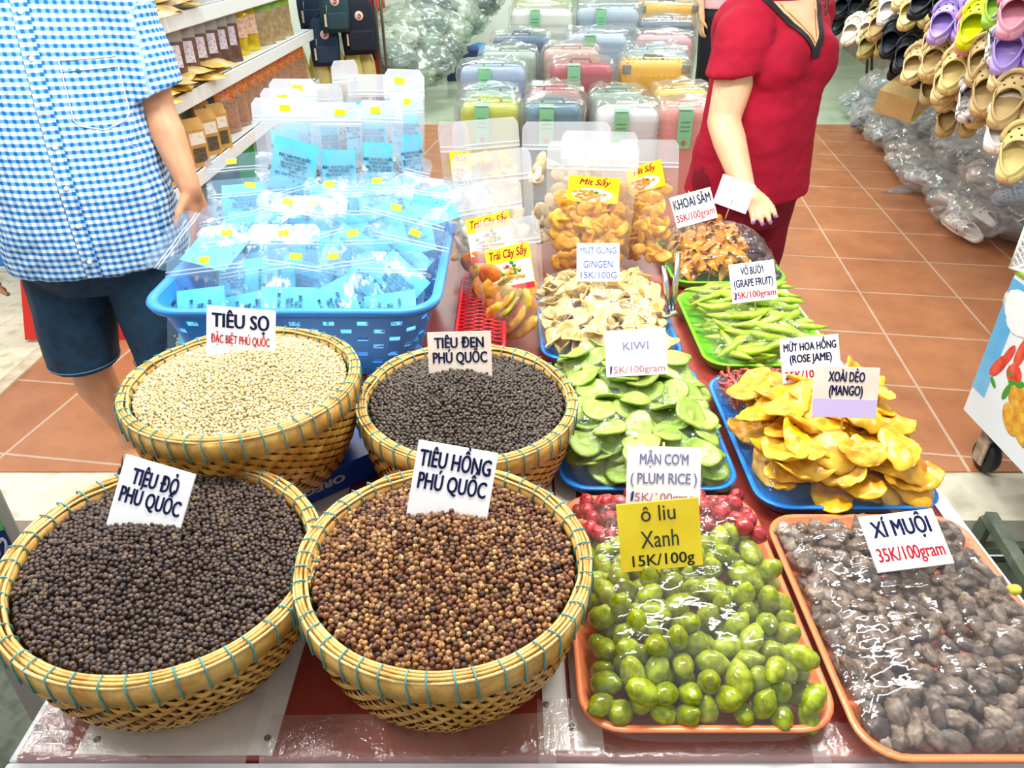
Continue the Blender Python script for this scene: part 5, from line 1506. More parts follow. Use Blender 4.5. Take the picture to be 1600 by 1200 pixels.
def kraft_box(label, Y, x=-1.68, z=.44, yaw=.9, h=.24):
    o = thing('kraft_box', label, 'paper box', (x, Y, z), (0, 0, yaw), 'kraft paper boxes on the lower shelf')
    mb = MB(); a, b = .052, .034
    mb.loft([[(-a, -b, 0), (a, -b, 0), (a, b, 0), (-a, b, 0)], [(-a, -b, h * .78), (a, -b, h * .78), (a, b, h * .78), (-a, b, h * .78)], [(-a, -.003, h), (a, -.003, h), (a, .003, h), (-a, .003, h)]], smooth=False)
    mb.build('box_body', kraft, o)
    mb = MB(); mb.box((0, -b - .001, h * .26), (a * 1.35, .002, h * .30)); mb.build('box_window', mat('box_window', '#5b5348', .15, var=['#4b443a', '#6d6456'], vscale=60), o)
    mb = MB(); mb.box((0, -b - .001, h * .60), (a * 1.6, .002, h * .24)); mb.build('box_label', mat('box_label', '#efe9e2', .4, var=['#e8a860', '#f4f0ea', '#f0ece8', '#c9d49a'], vscale=45), o)
for lab, Y, x in [('kraft paper box with window, nearest of the row on the lower shelf', 3.92, -1.64), ('kraft paper box with window, middle of the row on the lower shelf', 4.16, -1.66), ('kraft paper box with window, farthest of the front row on the lower shelf', 4.30, -1.65), ('kraft paper box standing behind the nearest kraft box', 4.02, -1.78), ('kraft paper box standing behind the farthest kraft box', 4.42, -1.78), ('kraft paper box behind the man\'s forearm', 3.56, -1.66), ('kraft paper box behind the man\'s shirt side', 3.44, -1.70)]:
    kraft_box(lab, Y, x)
shelf_pouch('green_packet', 'green packet on the bottom shelf behind the standing bags', 4.75, .10, .2, .26, .08, mat('leaf_green', '#1f8f2c', .4), None, .9, -1.7)
shelf_pouch('dark_packet', 'dark packet on the bottom shelf', 4.42, .10, .2, .22, .08, mat('dark_green', '#24302a', .4), None, .9, -1.7)

# ---- backpacks, yellow sacks, red pole beyond the shelf end
def backpack(label, px, py, Y, hgt, col, patch=True):
    p = P(px, py, Y=Y); o = thing('backpack', label, 'backpack', p, (0, 0, .35)); w = hgt * .68
    m = mat('canvas_' + col[1:], col, .8, bump=.2, bscale=300)
    mb = MB(); rings = []
    for k in range(9):
        t = k / 8; s = math.sin(PI * (.12 + .76 * t)) ** .5
        rings.append(rrect(w / 2 * (.80 + .2 * s) * (1 if t < .7 else 1 - (t - .7) * .9), .065 * s, .05, (t - .5) * hgt, 4))
    mb.loft(rings); mb.build('backpack_body', m, o)
    mb = MB(); rings = [rrect(w * .36 * q, .022, .02, z * hgt, 4, 0, -.068) for z, q in ((-.42, .9), (-.38, 1), (-.10, 1), (-.06, .9))]; mb.loft(rings); mb.build('front_pocket', m, o)
    st = MB()
    for s in (-1, 1): st.tube([(s * w * .3, .05, hgt * .40), (s * w * .36, .12, .1 * hgt), (s * w * .34, .11, -.3 * hgt), (s * w * .42, .05, -.62 * hgt)], .012, 6)
    st.build('shoulder_straps', m, o)
    mb = MB(); mb.tube([(-.04, 0, hgt * .48), (-.03, 0, hgt * .58), (.03, 0, hgt * .58), (.04, 0, hgt * .48)], .008, 6); mb.build('top_handle', m, o)
    mb = MB(); mb.tube([(-w * .3, -.07, hgt * .1), (-w * .32, -.075, -hgt * .1)], .002, 4); mb.box((-w * .32, -.078, -hgt * .22), (.045, .004, .09)); mb.build('swing_tag', mat('hang_tag', '#d9c2a8', .6), o)
    if patch:
        mb = MB(); mb.lathe([(.001, .004), (.034, .003), (.036, 0)], 20, M=Matrix.Translation((0, -.068, hgt * .18)) @ Matrix.Rotation(PI / 2, 4, 'X')); pa = mb.build('round_patch', mat('patch_cream', '#e8cfc0', .6), o)
        mb = MB(); mb.tube([(-.012, -.074, hgt * .18 - .012), (.004, -.074, hgt * .18 - .014), (.014, -.074, hgt * .18), (.004, -.074, hgt * .18 + .014), (-.008, -.074, hgt * .18 + .006)], .0055, 6); mb.build('patch_emblem', mat('patch_red', '#c0392b', .6), pa)
backpack('navy backpack with square patch hanging lowest beside the shelf end', 507, 66, 6.75, .36, '#1d3350')
backpack('dark teal backpack with round patch hanging at the top', 522, 14, 6.7, .34, '#20404a')
backpack('black backpack hanging beside the red pole', 560, 40, 6.85, .44, '#11182a')
backpack('navy backpack hanging behind the black one', 487, 8, 7.0, .36, '#182c48', False)
def lump(mb, c, r, seed, amp=.22, sub=3, fr=1.6):
    v, f = ico(sub)
    mb.add([(c[0] + r[0] * p[0] * (1 + amp * fbm(p, fr, seed)), c[1] + r[1] * p[1] * (1 + amp * fbm(p, fr, seed + 3)), c[2] + r[2] * p[2] * (1 + amp * fbm(p, fr, seed + 6))) for p in v.tolist()], f.tolist())
sackm = mat('sack_yellow', '#cdbb54', .6, var=['#b9a23c', '#e0d27a', '#d9cf98'], vscale=5, bump=.3, bscale=30)
SN = ['leftmost', 'second', 'third', 'fourth', 'rightmost']
for i, (px, Y) in enumerate([(470, 6.7), (500, 6.8), (528, 6.85), (552, 6.9), (573, 7.0)]):
    p = P(px, 118, Y=Y); mb = MB(); lump(mb, (0, 0, 0), (.085, .075, .24), i, .15)
    o = mb.build('yellow_sack', sackm); o.location = p
    tag(o, 'yellow sack hanging below the backpacks, %s in line' % SN[i], 'sack', 'yellow sacks by the shelf end')
mb = MB(); mb.tube([(0, 0, 0), (0, 0, 1.9)], .035, 12); o = mb.build('red_pole', mat('pole_red', '#a81f2e', .4)); q = P(585, 60, Y=7.05); o.location = (q.x, q.y, 0); tag(o, 'dark red round pole beyond the backpacks', 'pole')
for i, px in enumerate((594, 603)):
    q = P(px, 80, Y=6.98); mb = MB(); mb.tube([(0, 0, 0), (-.03, .05, 1.7)], .012, 8); o = mb.build('steel_rod', mat('rod_steel', '#7d7770', .35, .8)); o.location = (q.x, q.y, 0); tag(o, 'thin steel rod right of the red pole, %s of two' % ('left' if i == 0 else 'right'), 'rod')
rk = thing('wall_rack', 'narrow rack of bright packets along the left wall far behind', 'shelf', (-1.75, 9.6, 0))
mb = MB(); mb.box((0, 0, .62), (.3, 2.6, .03)); mb.build('rack_board', mat('rack_brown', '#8a5a36', .6), rk)
for y in (-1.2, 1.2):
    mb = MB(); mb.box((-.1, y, .31), (.04, .04, .61)); mb.build('rack_leg', mat('rack_brown'), rk)
for i in range(11):
    c_ = ['#e2b80e', '#e2b80e', '#4fb21f', '#d0382c', '#e8d63a', '#6abf2b', '#d98a1c', '#52b030', '#cc3a2a', '#e6c81a', '#a8572c'][i]
    shelf_pouch('bright_packet', 'bright snack packet on the far rack, %s in line' % ORD[i], 8.45 + .23 * i, .636, .20, .30, .08, mat('pk_' + c_[1:], c_, .35), None, 1.0, -1.7, 'bright packets on the far rack', seed=i)

# ---- wrapped suitcases standing in rows
coverf = film('case_cover', '#e2efe8', .13, .10, .12, .6, 14, .35)
tagm = mat('case_tag', '#7fd39a', .5); wheelm = mat('wheel_black', '#1c1c1e', .5); alum = mat('case_metal', '#8d9396', .3, .9)
def suitcase(label, px, py, Y, w, col, ribs='h', tagged=True, d=.22, cover=True, hx=None):
    p = P(px, py, Y=Y); h = p.z if hx is None else hx
    o = thing('suitcase', label, 'suitcase', (p.x, Y + d / 2, 0), (0, 0, .02 * math.sin(px)), 'wrapped suitcases in rows')
    m = mat('case_' + col[1:], col, .35, spec=.4)
    a, b = w / 2, d / 2; mb = MB(); rings = []; n = 44; z0 = .055
    for k in range(n + 1):
        t = k / n; z = z0 + (h - z0) * t; e = min(1, min(t, 1 - t) * (h - z0) / .05); q = 1 - .22 * (1 - math.sqrt(max(0, 1 - (1 - e) ** 2)))
        rib = .0045 * math.sin(t * (h - z0) / .030 * 2 * PI) if ribs == 'h' and e >= 1 else 0
        ring = rrect(a * q + rib, b * q + rib, .05, z, 5)
        rings.append(ring)
    mb.loft(rings)
    if ribs == 'v':
        for i in range(11):
            x = -a + .03 + (w - .06) * i / 10
            mb.box((x, -b - .002, (z0 + h) / 2), (.016, .01, h - z0 - .14), bev=.003)
            mb.box((x, 0, h - .001), (.016, d - .06, .008), bev=.002)
    mb.build('case_shell', m, o)
    mb = MB(); mb.loft([rrect(a + .002, .006, .006, z0 + .04, 2), rrect(a + .002, .006, .006, h - .05, 2)]); mb.box((0, 0, h - .002), (w - .08, .012, .009)); mb.build('zip_seam', wheelm if ribs == 'v' else alum, o)
    mb = MB(); mb.tube([(-.06, .02, h - .004), (-.055, .02, h + .022), (.055, .02, h + .022), (.06, .02, h - .004)], .009, 6); mb.build('carry_handle', m if ribs == 'h' else wheelm, o)
    for sx in (-1, 1):
        for sy in (-1, 1):
            mb = MB(); mb.lathe([(.001, -.012), (.022, -.012), (.024, 0), (.022, .012), (.001, .012)], 12, M=Matrix.Translation((sx * (a - .05), sy * (b - .04), .025)) @ Matrix.Rotation(PI / 2, 4, 'Y')); mb.box((sx * (a - .05), sy * (b - .04), .05), (.03, .03, .03)); mb.build('wheel', wheelm, o)
    if ribs == 'v':
        for sx in (-1, 1):
            mb = MB(); mb.box((sx * (a - .022), -b - .001, h - .035), (.05, .016, .05), bev=.006); mb.build('corner_guard', alum, o)
    if tagged:
        mb = MB(); mb.box((-a * .25, -b - .013, h - .10), (.075, .003, .19)); mb.box((-a * .25, -b + .03, h + .003), (.075, .09, .003)); tg_ = mb.build('paper_tag', tagm, o)
        mb = MB()
        for k in range(3): mb.box((-a * .25, -b - .0155, h - .06 - .022 * k), (.05, .001, .006))
        mb.build('tag_print', mat('tag_print_green', '#2f8a55', .5), tg_)
        mb = MB(); mb.prism([(.014 * math.cos(2 * PI * i / 12) - a * .25, .014 * math.sin(2 * PI * i / 12)) for i in range(12)], 0, .001, M=Matrix.Translation((0, -b - .0152, h - .165)) @ Matrix.Rotation(PI / 2, 4, 'X')); mb.build('tag_emblem', mat('tag_print_red', '#b5564e', .5), tg_)
    if cover:
        v = []; mb = MB(); sd = px
        def cv(u, vv):
            ring = rrect(a + .022, b + .020, .055, 0, 6); i = int(u * 28) % 28; x, y, _ = ring[i]
            if vv < .72: z = h * (.30 + .70 * vv / .72) + .012; k = 1
            else: k = max(.02, 1 - (vv - .72) / .28); z = h + .020 + .030 * (1 - k) + .03 * abs(fbm((x * k * 6, y * k * 6, sd), 1.6, 2))
            nz = .022 * fbm((x * 7 + sd, y * 7, z * 4), 1.5, 1)
            r_ = 1 + nz / max(.05, math.hypot(x, y)) if k > .3 else 1
            return (x * k * r_, y * k * r_, z)
        mb.grid(cv, 28, 20); mb.build('plastic_cover', coverf, o)
    return o
SU = [  # px, py of the top front edge, front distance, width, colour, ribs, tag, where
 (765, 166, 4.05, .31, '#b9c21e', 'h', True, 'lime green suitcase in the front row, leftmost'),
 (866, 168, 4.05, .30, '#4d7f96', 'h', True, 'teal blue suitcase in the front row, second from left'),
 (985, 175, 4.05, .33, '#e6e6ec', 'h', True, 'white suitcase with pale blue edge in the front row'),
 (1086, 172, 4.05, .34, '#e88d86', 'h', True, 'salmon pink tall suitcase at the right end of the front row'),
 (765, 148, 4.40, .31, '#6fa3a0', 'h', True, 'sea green suitcase in the second row, leftmost'),
 (868, 146, 4.40, .30, '#c7727c', 'h', False, 'dusty rose suitcase in the second row'),
 (968, 150, 4.40, .31, '#7f9c8c', 'h', False, 'sage grey suitcase in the second row'),
 (1072, 145, 4.40, .31, '#e0b54a', 'h', False, 'amber suitcase in the second row, rightmost'),
 (770, 108, 4.78, .40, '#9aaed0', 'h', True, 'lavender grey ribbed suitcase with green tag in the third row'),
 (910, 103, 4.78, .38, '#b53a4e', 'h', True, 'wine red ribbed suitcase with green tag in the third row'),
 (1026, 98, 4.78, .40, '#eeb20a', 'v', False, 'bright yellow trunk suitcase with metal corners in the third row'),
 (795, 84, 5.2, .36, '#a3bfae', 'h', False, 'pale sage suitcase in the fourth row, leftmost'),
 (895, 80, 5.2, .36, '#dba79d', 'h', False, 'pale peach suitcase in the fourth row'),
 (1030, 82, 5.2, .40, '#86b3c4', 'h', False, 'light blue suitcase in the fourth row'),
 (815, 58, 5.65, .40, '#3e5f86', 'h', False, 'dark blue suitcase in the fifth row, leftmost'),
 (935, 56, 5.65, .42, '#aebfd8', 'h', True, 'pale blue suitcase in the fifth row'),
 (1042, 58, 5.65, .38, '#d79aa2', 'h', False, 'dull pink suitcase in the fifth row'),
 (848, 16, 6.15, .46, '#dfe4da', 'h', True, 'cream white ribbed suitcase in the sixth row, leftmost'),
 (952, 14, 6.15, .46, '#a6b9cc', 'h', True, 'steel blue ribbed suitcase in the sixth row'),
 (1044, 34, 6.15, .42, '#54657e', 'h', False, 'slate suitcase in the sixth row, right end'),
 (1046, 6, 6.6, .46, '#e8ab0e', 'v', False, 'deep yellow trunk suitcase at the back right'),
 (850, -14, 6.6, .46, '#c9d49a', 'h', False, 'pale green suitcase at the back left'),
 (950, -16, 6.6, .46, '#b9c7bd', 'h', False, 'grey green suitcase at the back middle')]
for px, py, Y, w, col, rb, tg_, where in SU: suitcase(where, px, py, Y, w, col, rb, tg_)

# ---- clogs
holem = mat('hole_dark', '#3a2f22', .9)
def clog_meshes():
    Lc = .29
    def wd(s): return .047 * (math.sin(PI * min(1, .10 + s * .62) ** .9) ** .55) * (1 - .10 * math.exp(-((s - .35) / .14) ** 2)) * (1 if s < .86 else math.sqrt(max(.0, 1 - ((s - .86) / .145) ** 2)))
    # sole
    mb = MB(); rings = []
    for k in range(25):
        s = .012 + .976 * k / 24; w = max(.012, wd(s) * 1.06 * (1 if s > .08 else (s / .08) ** .4)); y = (s - .5) * Lc; z = .010 * (1 - s) ** 2 + .012 * max(0, s - .8) * 2
        rings.append([(x * w, y, z + zz) for x, zz in ((-.92, 0), (.92, 0), (1.0, .008), (1.0, .022), (.88, .026), (-.88, .026), (-1.0, .022), (-1.0, .008))])
    mb.loft(rings); sole = mb
    up = MB()
    def top(u, v):
        s = .40 + .585 * v; w = wd(s) * 1.03; a = PI * u; e = 1 if v < .72 else math.sqrt(max(0, 1 - ((v - .72) / .285) ** 2))
        return (-w * math.cos(a), (s - .5) * Lc - .025 * (1 - v) * (1 - math.sin(a)), .022 + (.055 * (1 - .25 * v)) * math.sin(a) ** .75 * e + .003 * e)
    up.grid(top, 16, 16)
    def side(u, v):                                                            # low wall round the heel
        a = PI * (u * 1.0) + PI; s = .44 - .43 * math.sin(PI * u) ** .75; w = wd(max(.03, s)) * 1.03
        x = -math.cos(PI * u) * (w if .05 < u < .95 else wd(.44) * 1.03); h = .024 + .026 * (1 - .55 * math.sin(PI * u))
        return (x, (s - .5) * Lc, .020 + (h - .02 + .012) * v)
    up.grid(side, 24, 3)
    st = MB(); pts = []
    for k in range(15):
        u = k / 14; s = .47 - .42 * math.sin(PI * u) ** .8; pts.append((-math.cos(PI * u) * .049, .004 + .040 * math.sin(PI * u), .046 + .040 * math.sin(PI * u) ** .8))
    st.tube(pts, [.008] * 15, 6); st.v = [(x, y, .066 + (z - .066) * 1.0) for x, y, z in st.v]
    ho = MB()
    for v_, us in ((.30, (.25, .42, .58, .75)), (.46, (.22, .40, .60, .78)), (.62, (.26, .42, .58, .74)), (.76, (.32, .5, .68)), (.12, (.32, .5, .68))):
        for u_ in us:
            a, b, c = Vector(top(u_, v_)), Vector(top(u_ + .02, v_)), Vector(top(u_, v_ + .02)); n = (b - a).cross(c - a).normalized()
            q = Vector((0, 0, 1)).rotation_difference(n).to_matrix().to_4x4(); ho.ell((0, 0, 0), (.0042, .0042, .0012), 8, 4, 0, Matrix.Translation(a + n * .0006) @ q)
    for sx in (-1, 1):
        for yy in (-.004, .016): ho.ell((sx * .0475, yy, .040), (.0015, .0055, .0055), 8, 4)
    up.add(ho.v, ho.f, 1)
    return sole, up, st
CL = clog_meshes(); CLM = {}
def clog(label, loc, toe, up, col, grp=None, sc=1.0, parent=None, pattern=None):
    if col not in CLM:
        m = mat('clog_' + col[1:], col, .5, spec=.3) if pattern is None else mat('clog_p_' + col[1:], col, .5, var=pattern, vscale=16)
        CLM[col] = [CL[0].mesh('sole', m), CL[1].mesh('upper', [m, holem]), CL[2].mesh('heel_strap', m)]
    t = thing('clog', label, 'clog', group=grp) if parent is None else bpy.data.objects.new('clog', None)
    if parent is not None: C.objects.link(t); t.parent = parent
    for nm, me in zip(('sole', 'upper', 'heel_strap'), CLM[col]):
        o = link(nm, me, t)
        if nm == 'upper': md = o.modifiers.new('thickness', 'SOLIDIFY'); md.thickness = .004
    x, y, z = frame_from(toe, up)
    if parent is None: axes(t, x, y, z, loc, sc)
    return t
PLN = lambda d: (1.0, -.2, d)
TAN, TAN2, CRM, ZEB, WHT, LIL, PNK, YEL, OLV, BLK, BUF = '#dcc48c', '#c9ad78', '#f0e6d2', '#e9e6e2', '#f4efec', '#b29ae0', '#eaa2b4', '#e2ea0a', '#b3a465', '#1e222b', '#e8d48e'
CLOGS = [  # centre pixel of a pair, colour, words
 (1495, 38, LIL, 'lilac'), (1531, 46, PNK, 'pink'), (1546, 42, YEL, 'neon yellow'), (1583, 62, ZEB, 'white and black patterned'),
 (1404, 18, WHT, 'white'), (1436, 20, BUF, 'straw yellow'), (1345, 50, CRM, 'cream'), (1366, 72, OLV, 'olive'), (1410, 62, BLK, 'black'), (1428, 88, BLK, 'black'),
 (1448, 104, TAN, 'tan'), (1493, 130, TAN, 'tan'), (1513, 112, BUF, 'straw yellow'), (1535, 152, ZEB, 'white and black patterned'), (1566, 140, TAN2, 'light brown'), (1592, 112, TAN, 'tan'),
 (1592, 196, WHT, 'white'), (1606, 238, BUF, 'straw yellow'), (1600, 76, LIL, 'lilac'), (1475, 66, TAN2, 'light brown'), (1602, 160, TAN2, 'light brown'), (1550, 96, TAN2, 'light brown'),
 (1460, 8, BLK, 'black'), (1385, 40, TAN2, 'light brown'), (1330, 10, BLK, 'black'), (1320, 34, '#2a3a3c', 'dark green'), (1480, 96, TAN, 'tan'), (1580, 8, '#9fd04a', 'lime'), (1608, 24, PNK, 'pink'), (1425, -6, TAN, 'tan')]
seen = {}
for i, (px, py, col, w) in enumerate(CLOGS):
    Y_ = P(px, py, plane=PLN(1.42)); seen[w] = seen.get(w, 0) + 1
    rs = random.Random(i); toe = Vector((.46 + rs.uniform(-.08, .08), .70, .46 + rs.uniform(-.08, .08))); up = Vector((-.35, -.45, .8))
    x, y, z = frame_from(toe, up)
    near = ['lowest on the rack', 'upper part of the rack', 'middle of the rack', 'far end of the rack', 'near end of the rack', 'back of the rack'][min(5, seen[w] - 1)]
    for s in (-1, 1):
        clog('%s %s foam clog at the right wall, %s' % ('left' if s < 0 else 'right', w.replace('white and black patterned', 'zebra patterned'), near), Y_ + x * s * .052 + y * .012 * s + Vector((.02 * (i % 2), 0, 0)), toe, up, col,
             'foam clogs on the right wall rack', 1.27, pattern=['#f4f2ef', '#1b1b1d', '#f4f2ef', '#efece8', '#1b1b1d', '#f4f2ef'] if col == ZEB else None)
rs2 = random.Random(77); k = 0
for py in (-8, 30, 68, 106, 144, 182):
    for px in range(1330, 1640, 44):
        if py > 40 and px < 1300 + (py - 20) * 1.25: continue
        q = P(px + rs2.uniform(-9, 9), py + rs2.uniform(-9, 9), plane=PLN(1.66)); toe = Vector((.46 + rs2.uniform(-.12, .12), .70, .46 + rs2.uniform(-.12, .12)))
        col = rs2.choice([TAN, TAN2, TAN2, CRM, BUF, OLV, BLK, TAN]) if px > 1400 else rs2.choice([BLK, OLV, TAN2, CRM]); x, y, z = frame_from(toe, (-.35, -.45, .8))
        for s in (-1, 1):
            clog('foam clog in the rear layer of the right wall rack, behind the front clogs', q + x * s * .055, toe, (-.35, -.45, .8), col, 'rear layer of foam clogs', 1.2)
# rack they hang on
rk2 = thing('clog_rack', 'dark wire rack on the right wall holding the clogs', 'rack', (0, 0, 0))
def rp(Y, d, z): return (d + .2 * Y, Y, z)
for d, z in ((1.72, .62), (1.78, .95), (1.84, 1.28), (1.90, 1.62)):
    mb = MB(); mb.tube([rp(3.0, d, z), rp(9.5, d, z)], .012, 6); mb.build('rail', mat('rack_dark', '#4a4238', .6), rk2)
for Y in (3.1, 5.0, 7.0, 9.3):
    mb = MB(); mb.tube([rp(Y, 2.30, 0), rp(Y, 1.94, 1.8)], .016, 6); mb.build('rack_post', mat('rack_dark'), rk2)
    mb = MB(); mb.tube([rp(Y, 1.94, 1.8), rp(Y, 2.36, 0)], .016, 6); mb.build('rack_post', mat('rack_dark'), rk2)

# ---- shoes in clear bags heaped on the floor under the rack
shoef = film('shoe_bag_film', '#f6f9fc', .25, .10, .12, .7, 12, .38)
HB = []
def shoe_bag(label, p, r, sd, cols, cat='bag', grp='bagged shoes heaped on the floor', name='shoe_bag'):
    t = thing(name, label, cat, p, (0, 0, sd * 1.3), grp); rs = random.Random(sd)
    if len(HB) < 6:
        mb = MB(); lump(mb, (0, 0, 0), (1, 1, 1), sd * 3, .34, 4, 2.6); HB.append(mb)
    q = HB[sd % 6]; mb = MB()
    mb.add([(a * r[0], b * r[1], c * r[2] + .02 * (abs(fbm((a * 2, b * 2, c * 2), 2.2, sd)))) for a, b, c in q.v], q.f)
    mb.build('bag_film', shoef, t)
    for s in (-1, 1):
        c = clog(None, None, (0, 1, 0), (0, 0, 1), cols, parent=t)
        c.location = (s * .055, s * .02, -.045 + .02 * s); c.rotation_euler = (rs.uniform(-.3, .3), .5 * s, rs.uniform(-.4, .4)); c.scale = (.92,) * 3
    return t
cols = ['#c9d2dc', '#efece8', '#7c8a9a', '#dcdfe3', '#a2b4c8', '#e0d6cc', '#56606f']
k = 0
for row, (d, z, n, y0, dy) in enumerate([(1.80, .115, 13, 4.0, .29), (2.02, .14, 12, 3.9, .31), (1.96, .30, 12, 4.05, .29), (2.18, .36, 10, 3.9, .36)]):
    for j in range(n):
        rs = random.Random(k + 40); Y = y0 + dy * j
        shoe_bag('clear shoe bag, %s in the %s line of the heap' % (ORD[min(j, 11)] if j < 11 else ('next to farthest' if j == 11 and n > 12 else 'farthest'), ['front', 'rear bottom', 'upper', 'topmost'][row]),
                 (d + .2 * Y + rs.uniform(-.05, .05), Y + rs.uniform(-.04, .04), z), (.17 + rs.uniform(-.02, .03), .17, .105 + rs.uniform(-.01, .02)), k, cols[k % 7] if Y > 4.4 or row else ['#efece6', '#e4e0d8'][k % 2]); k += 1
mb = MB(); mb.loft([[(-.16, -.02, 0), (0, .10, 0), (.16, .03, 0), (0, -.05, .0)], [(-.10, -.01, .012), (0, .06, .03), (.12, .03, .04), (0, -.03, .03)]]); o = mb.build('plastic_scrap', shoef); o.location = P(1412, 300, z=.002); tag(o, 'loose clear plastic flap lying on the tiles left of the shoe heap', 'plastic scrap')
cb = thing('carton', 'tan cardboard carton with a yellow edge between clogs and bagged shoes', 'carton', P(1418, 150, plane=PLN(1.62)), (.15, -.25, .75))
mb = MB(); mb.box((0, 0, 0), (.36, .26, .16), bev=.003); mb.build('carton_body', mat('carton_tan', '#d8b877', .7, var=['#cfae6c', '#e0c388'], vscale=8), cb)
mb = MB(); mb.box((-.09, -.132, -.065), (.18, .003, .03)); mb.build('carton_stripe', mat('stripe_lime', '#dce21c', .5), cb)
mb = MB(); mb.box((-.10, -.132, .0), (.10, .003, .08)); mb.build('carton_panel', mat('panel_peach', '#e8b58e', .6), cb)
# bagged goods along the left wall far behind
clothf = film('goods_bag_film', '#d5e4d8', .22, .10, .16, .8, 10, .35)
gcol = ['#7f9a94', '#b7c8b8', '#596f74', '#cfd8ca', '#8aa79a', '#3f5560', '#a9b8a2']
for i, (px, py, Y, r) in enumerate([(612, 92, 7.3, .24), (640, 112, 7.5, .26), (668, 100, 7.8, .27), (622, 60, 7.9, .24), (652, 70, 8.2, .28), (690, 78, 8.4, .26), (628, 34, 8.6, .26), (660, 36, 8.9, .30), (694, 48, 9.2, .30), (676, 14, 9.6, .30), (705, 20, 10.0, .32), (725, 34, 10.3, .28), (748, 4, 11.0, .3), (716, 2, 10.8, .3)]):
    p = P(px, py, Y=Y); t = thing('goods_bag', 'clear bag of folded goods along the left wall, %s counted from the front' % (ORD[i] if i < 11 else ['twelfth', 'thirteenth', 'farthest'][i - 11]), 'bag', (p.x, p.y, max(r * .62, p.z)), (0, 0, i), 'bagged goods along the left wall')
    mb = MB(); lump(mb, (0, 0, 0), (r, r, r * .62), i * 5, .36, 4, 3.0); mb.build('bag_film', clothf, t)
    mb = MB(); lump(mb, (0, 0, -.02), (r * .82, r * .82, r * .5), i * 7 + 2, .4, 4, 2.6); mb.build('folded_goods', mat('goods_' + str(i % 7), gcol[i % 7], .7, bump=.4, bscale=14), t)
mb = MB(); lump(mb, (0, 0, 0), (.26, .24, .16), 91, .25, 3); o = mb.build('blue_bundle', mat('bundle_blue', '#1f7fc0', .5)); o.location = P(752, 22, Y=9.9); o.location.z = .15; tag(o, 'bright blue bundle on the pale floor far behind', 'bundle')
mb = MB(); mb.box((0, 0, .17), (.36, .3, .34), bev=.01); o = mb.build('navy_carton', mat('carton_navy', '#1b2f66', .6)); q = P(722, 58, Y=9.3); o.location = (q.x, q.y, 0); tag(o, 'navy carton on the pale floor far behind', 'carton')

# ================================================================ street side: picture cart, basket, steel stand, number board, stool
ct = thing('food_cart', 'white cart with a printed food picture on its side at the right edge', 'cart', (1.46, 1.42, 0))
mb = MB(); mb.box((.28, 0, .41), (.52, 1.15, .45), bev=.004); mb.build('cart_body', mat('cart_grey', '#d8dadc', .4), ct)
mb = MB(); mb.box((.006, 0, .41), (.012, 1.17, .47), bev=.001); pn = mb.build('side_panel', mat('print_sky', '#d6e9f4', .3, var=['#cfe6f4', '#eef6fa', '#e3f0f6'], vscale=3), ct)
mb = MB(); mb.box((-.0005, .55, .45), (.002, .07, .37)); mb.build('blue_border', mat('print_blue', '#55b4e6', .35, var=['#4aaae0', '#86cbee'], vscale=5), pn)
def relief(name, shapes, m):
    mb = MB()
    for (px, py, a, b, r) in shapes:
        q = P(px, py, X=1.46); mb.ell((0, 0, 0), (.0008, a, b), 14, 8, 0, Matrix.Translation((-.0012, q.y - 1.42, q.z)) @ Matrix.Rotation(r, 4, 'X'))
    return mb.build(name, m, pn)
relief('printed_egg', [(1597, 490, .10, .06, .2), (1590, 505, .06, .035, 0)], mat('print_eggwhite', '#f8fbfb', .3))
relief('printed_tomato', [(1560, 572, .022, .050, .5), (1576, 556, .016, .042, .3), (1585, 585, .035, .030, 0), (1596, 552, .02, .05, .1)], mat('print_tomato', '#d93a2a', .3, var=['#c92e20', '#ee6a50'], vscale=30))
relief('printed_bread', [(1592, 625, .05, .04, .3), (1580, 655, .055, .034, .6), (1600, 672, .06, .04, .5)], mat('print_bread', '#dfa032', .35, var=['#c8801e', '#f0c44e'], vscale=40))
relief('printed_herbs', [(1552, 597, .022, .008, .5), (1573, 612, .012, .030, .2), (1583, 597, .020, .010, -.5), (1580, 583, .012, .016, .4), (1594, 602, .012, .02, .9)], mat('print_leaf', '#3f9a2c', .4))
mb = MB(); mb.box((.27, 0, .655), (.55, 1.18, .014), bev=.003); mb.build('cart_top', mat('cart_lime', '#8fae1e', .4), ct)
for y in (-.5, .5):
    for x in (.07, .48):
        w_ = thing('x', None, None); C.objects.unlink(w_); bpy.data.objects.remove(w_)
        mb = MB(); mb.lathe([(.001, -.018), (.048, -.018), (.055, -.008), (.055, .008), (.048, .018), (.001, .018)], 24, M=Matrix.Translation((x, y, .055)) @ Matrix.Rotation(PI / 2, 4, 'Y')); cw_ = mb.build('caster_wheel', mat('caster_black', '#17181a', .5), ct)
        mb = MB(); mb.box((x - .026, y, .10), (.006, .05, .14)); mb.box((x + .026, y, .10), (.006, .05, .14)); mb.box((x, y, .172), (.07, .07, .012)); mb.build('caster_fork', mat('fork_worn', '#b9b3a2', .4, .3, var=['#4a4238', '#d2ccba'], vscale=26), cw_)
wb = thing('white_basket', 'white lattice plastic basket on the cart at the right edge', 'basket', (1.60, 1.965, .664), (0, 0, .5))
mb = MB(); whitep = mat('basket_white', '#f2f2f0', .4)
def lat(p0, ux, uz, nu, nv, r=.0022):
    for i in range(-nv, nu + 1):
        for d in (1, -1):
            a, b = max(0, -i if d > 0 else i - nu), nv
            pts = []
            for j in range(nv + 1):
                q = i + d * j if d > 0 else i + nv - j
                if 0 <= q <= nu: pts.append(Vector(p0) + Vector(ux) * (q / nu) + Vector(uz) * (j / nv))
            if len(pts) > 1: mb.tube([pts[0], pts[-1]], r, 4)
A = .115
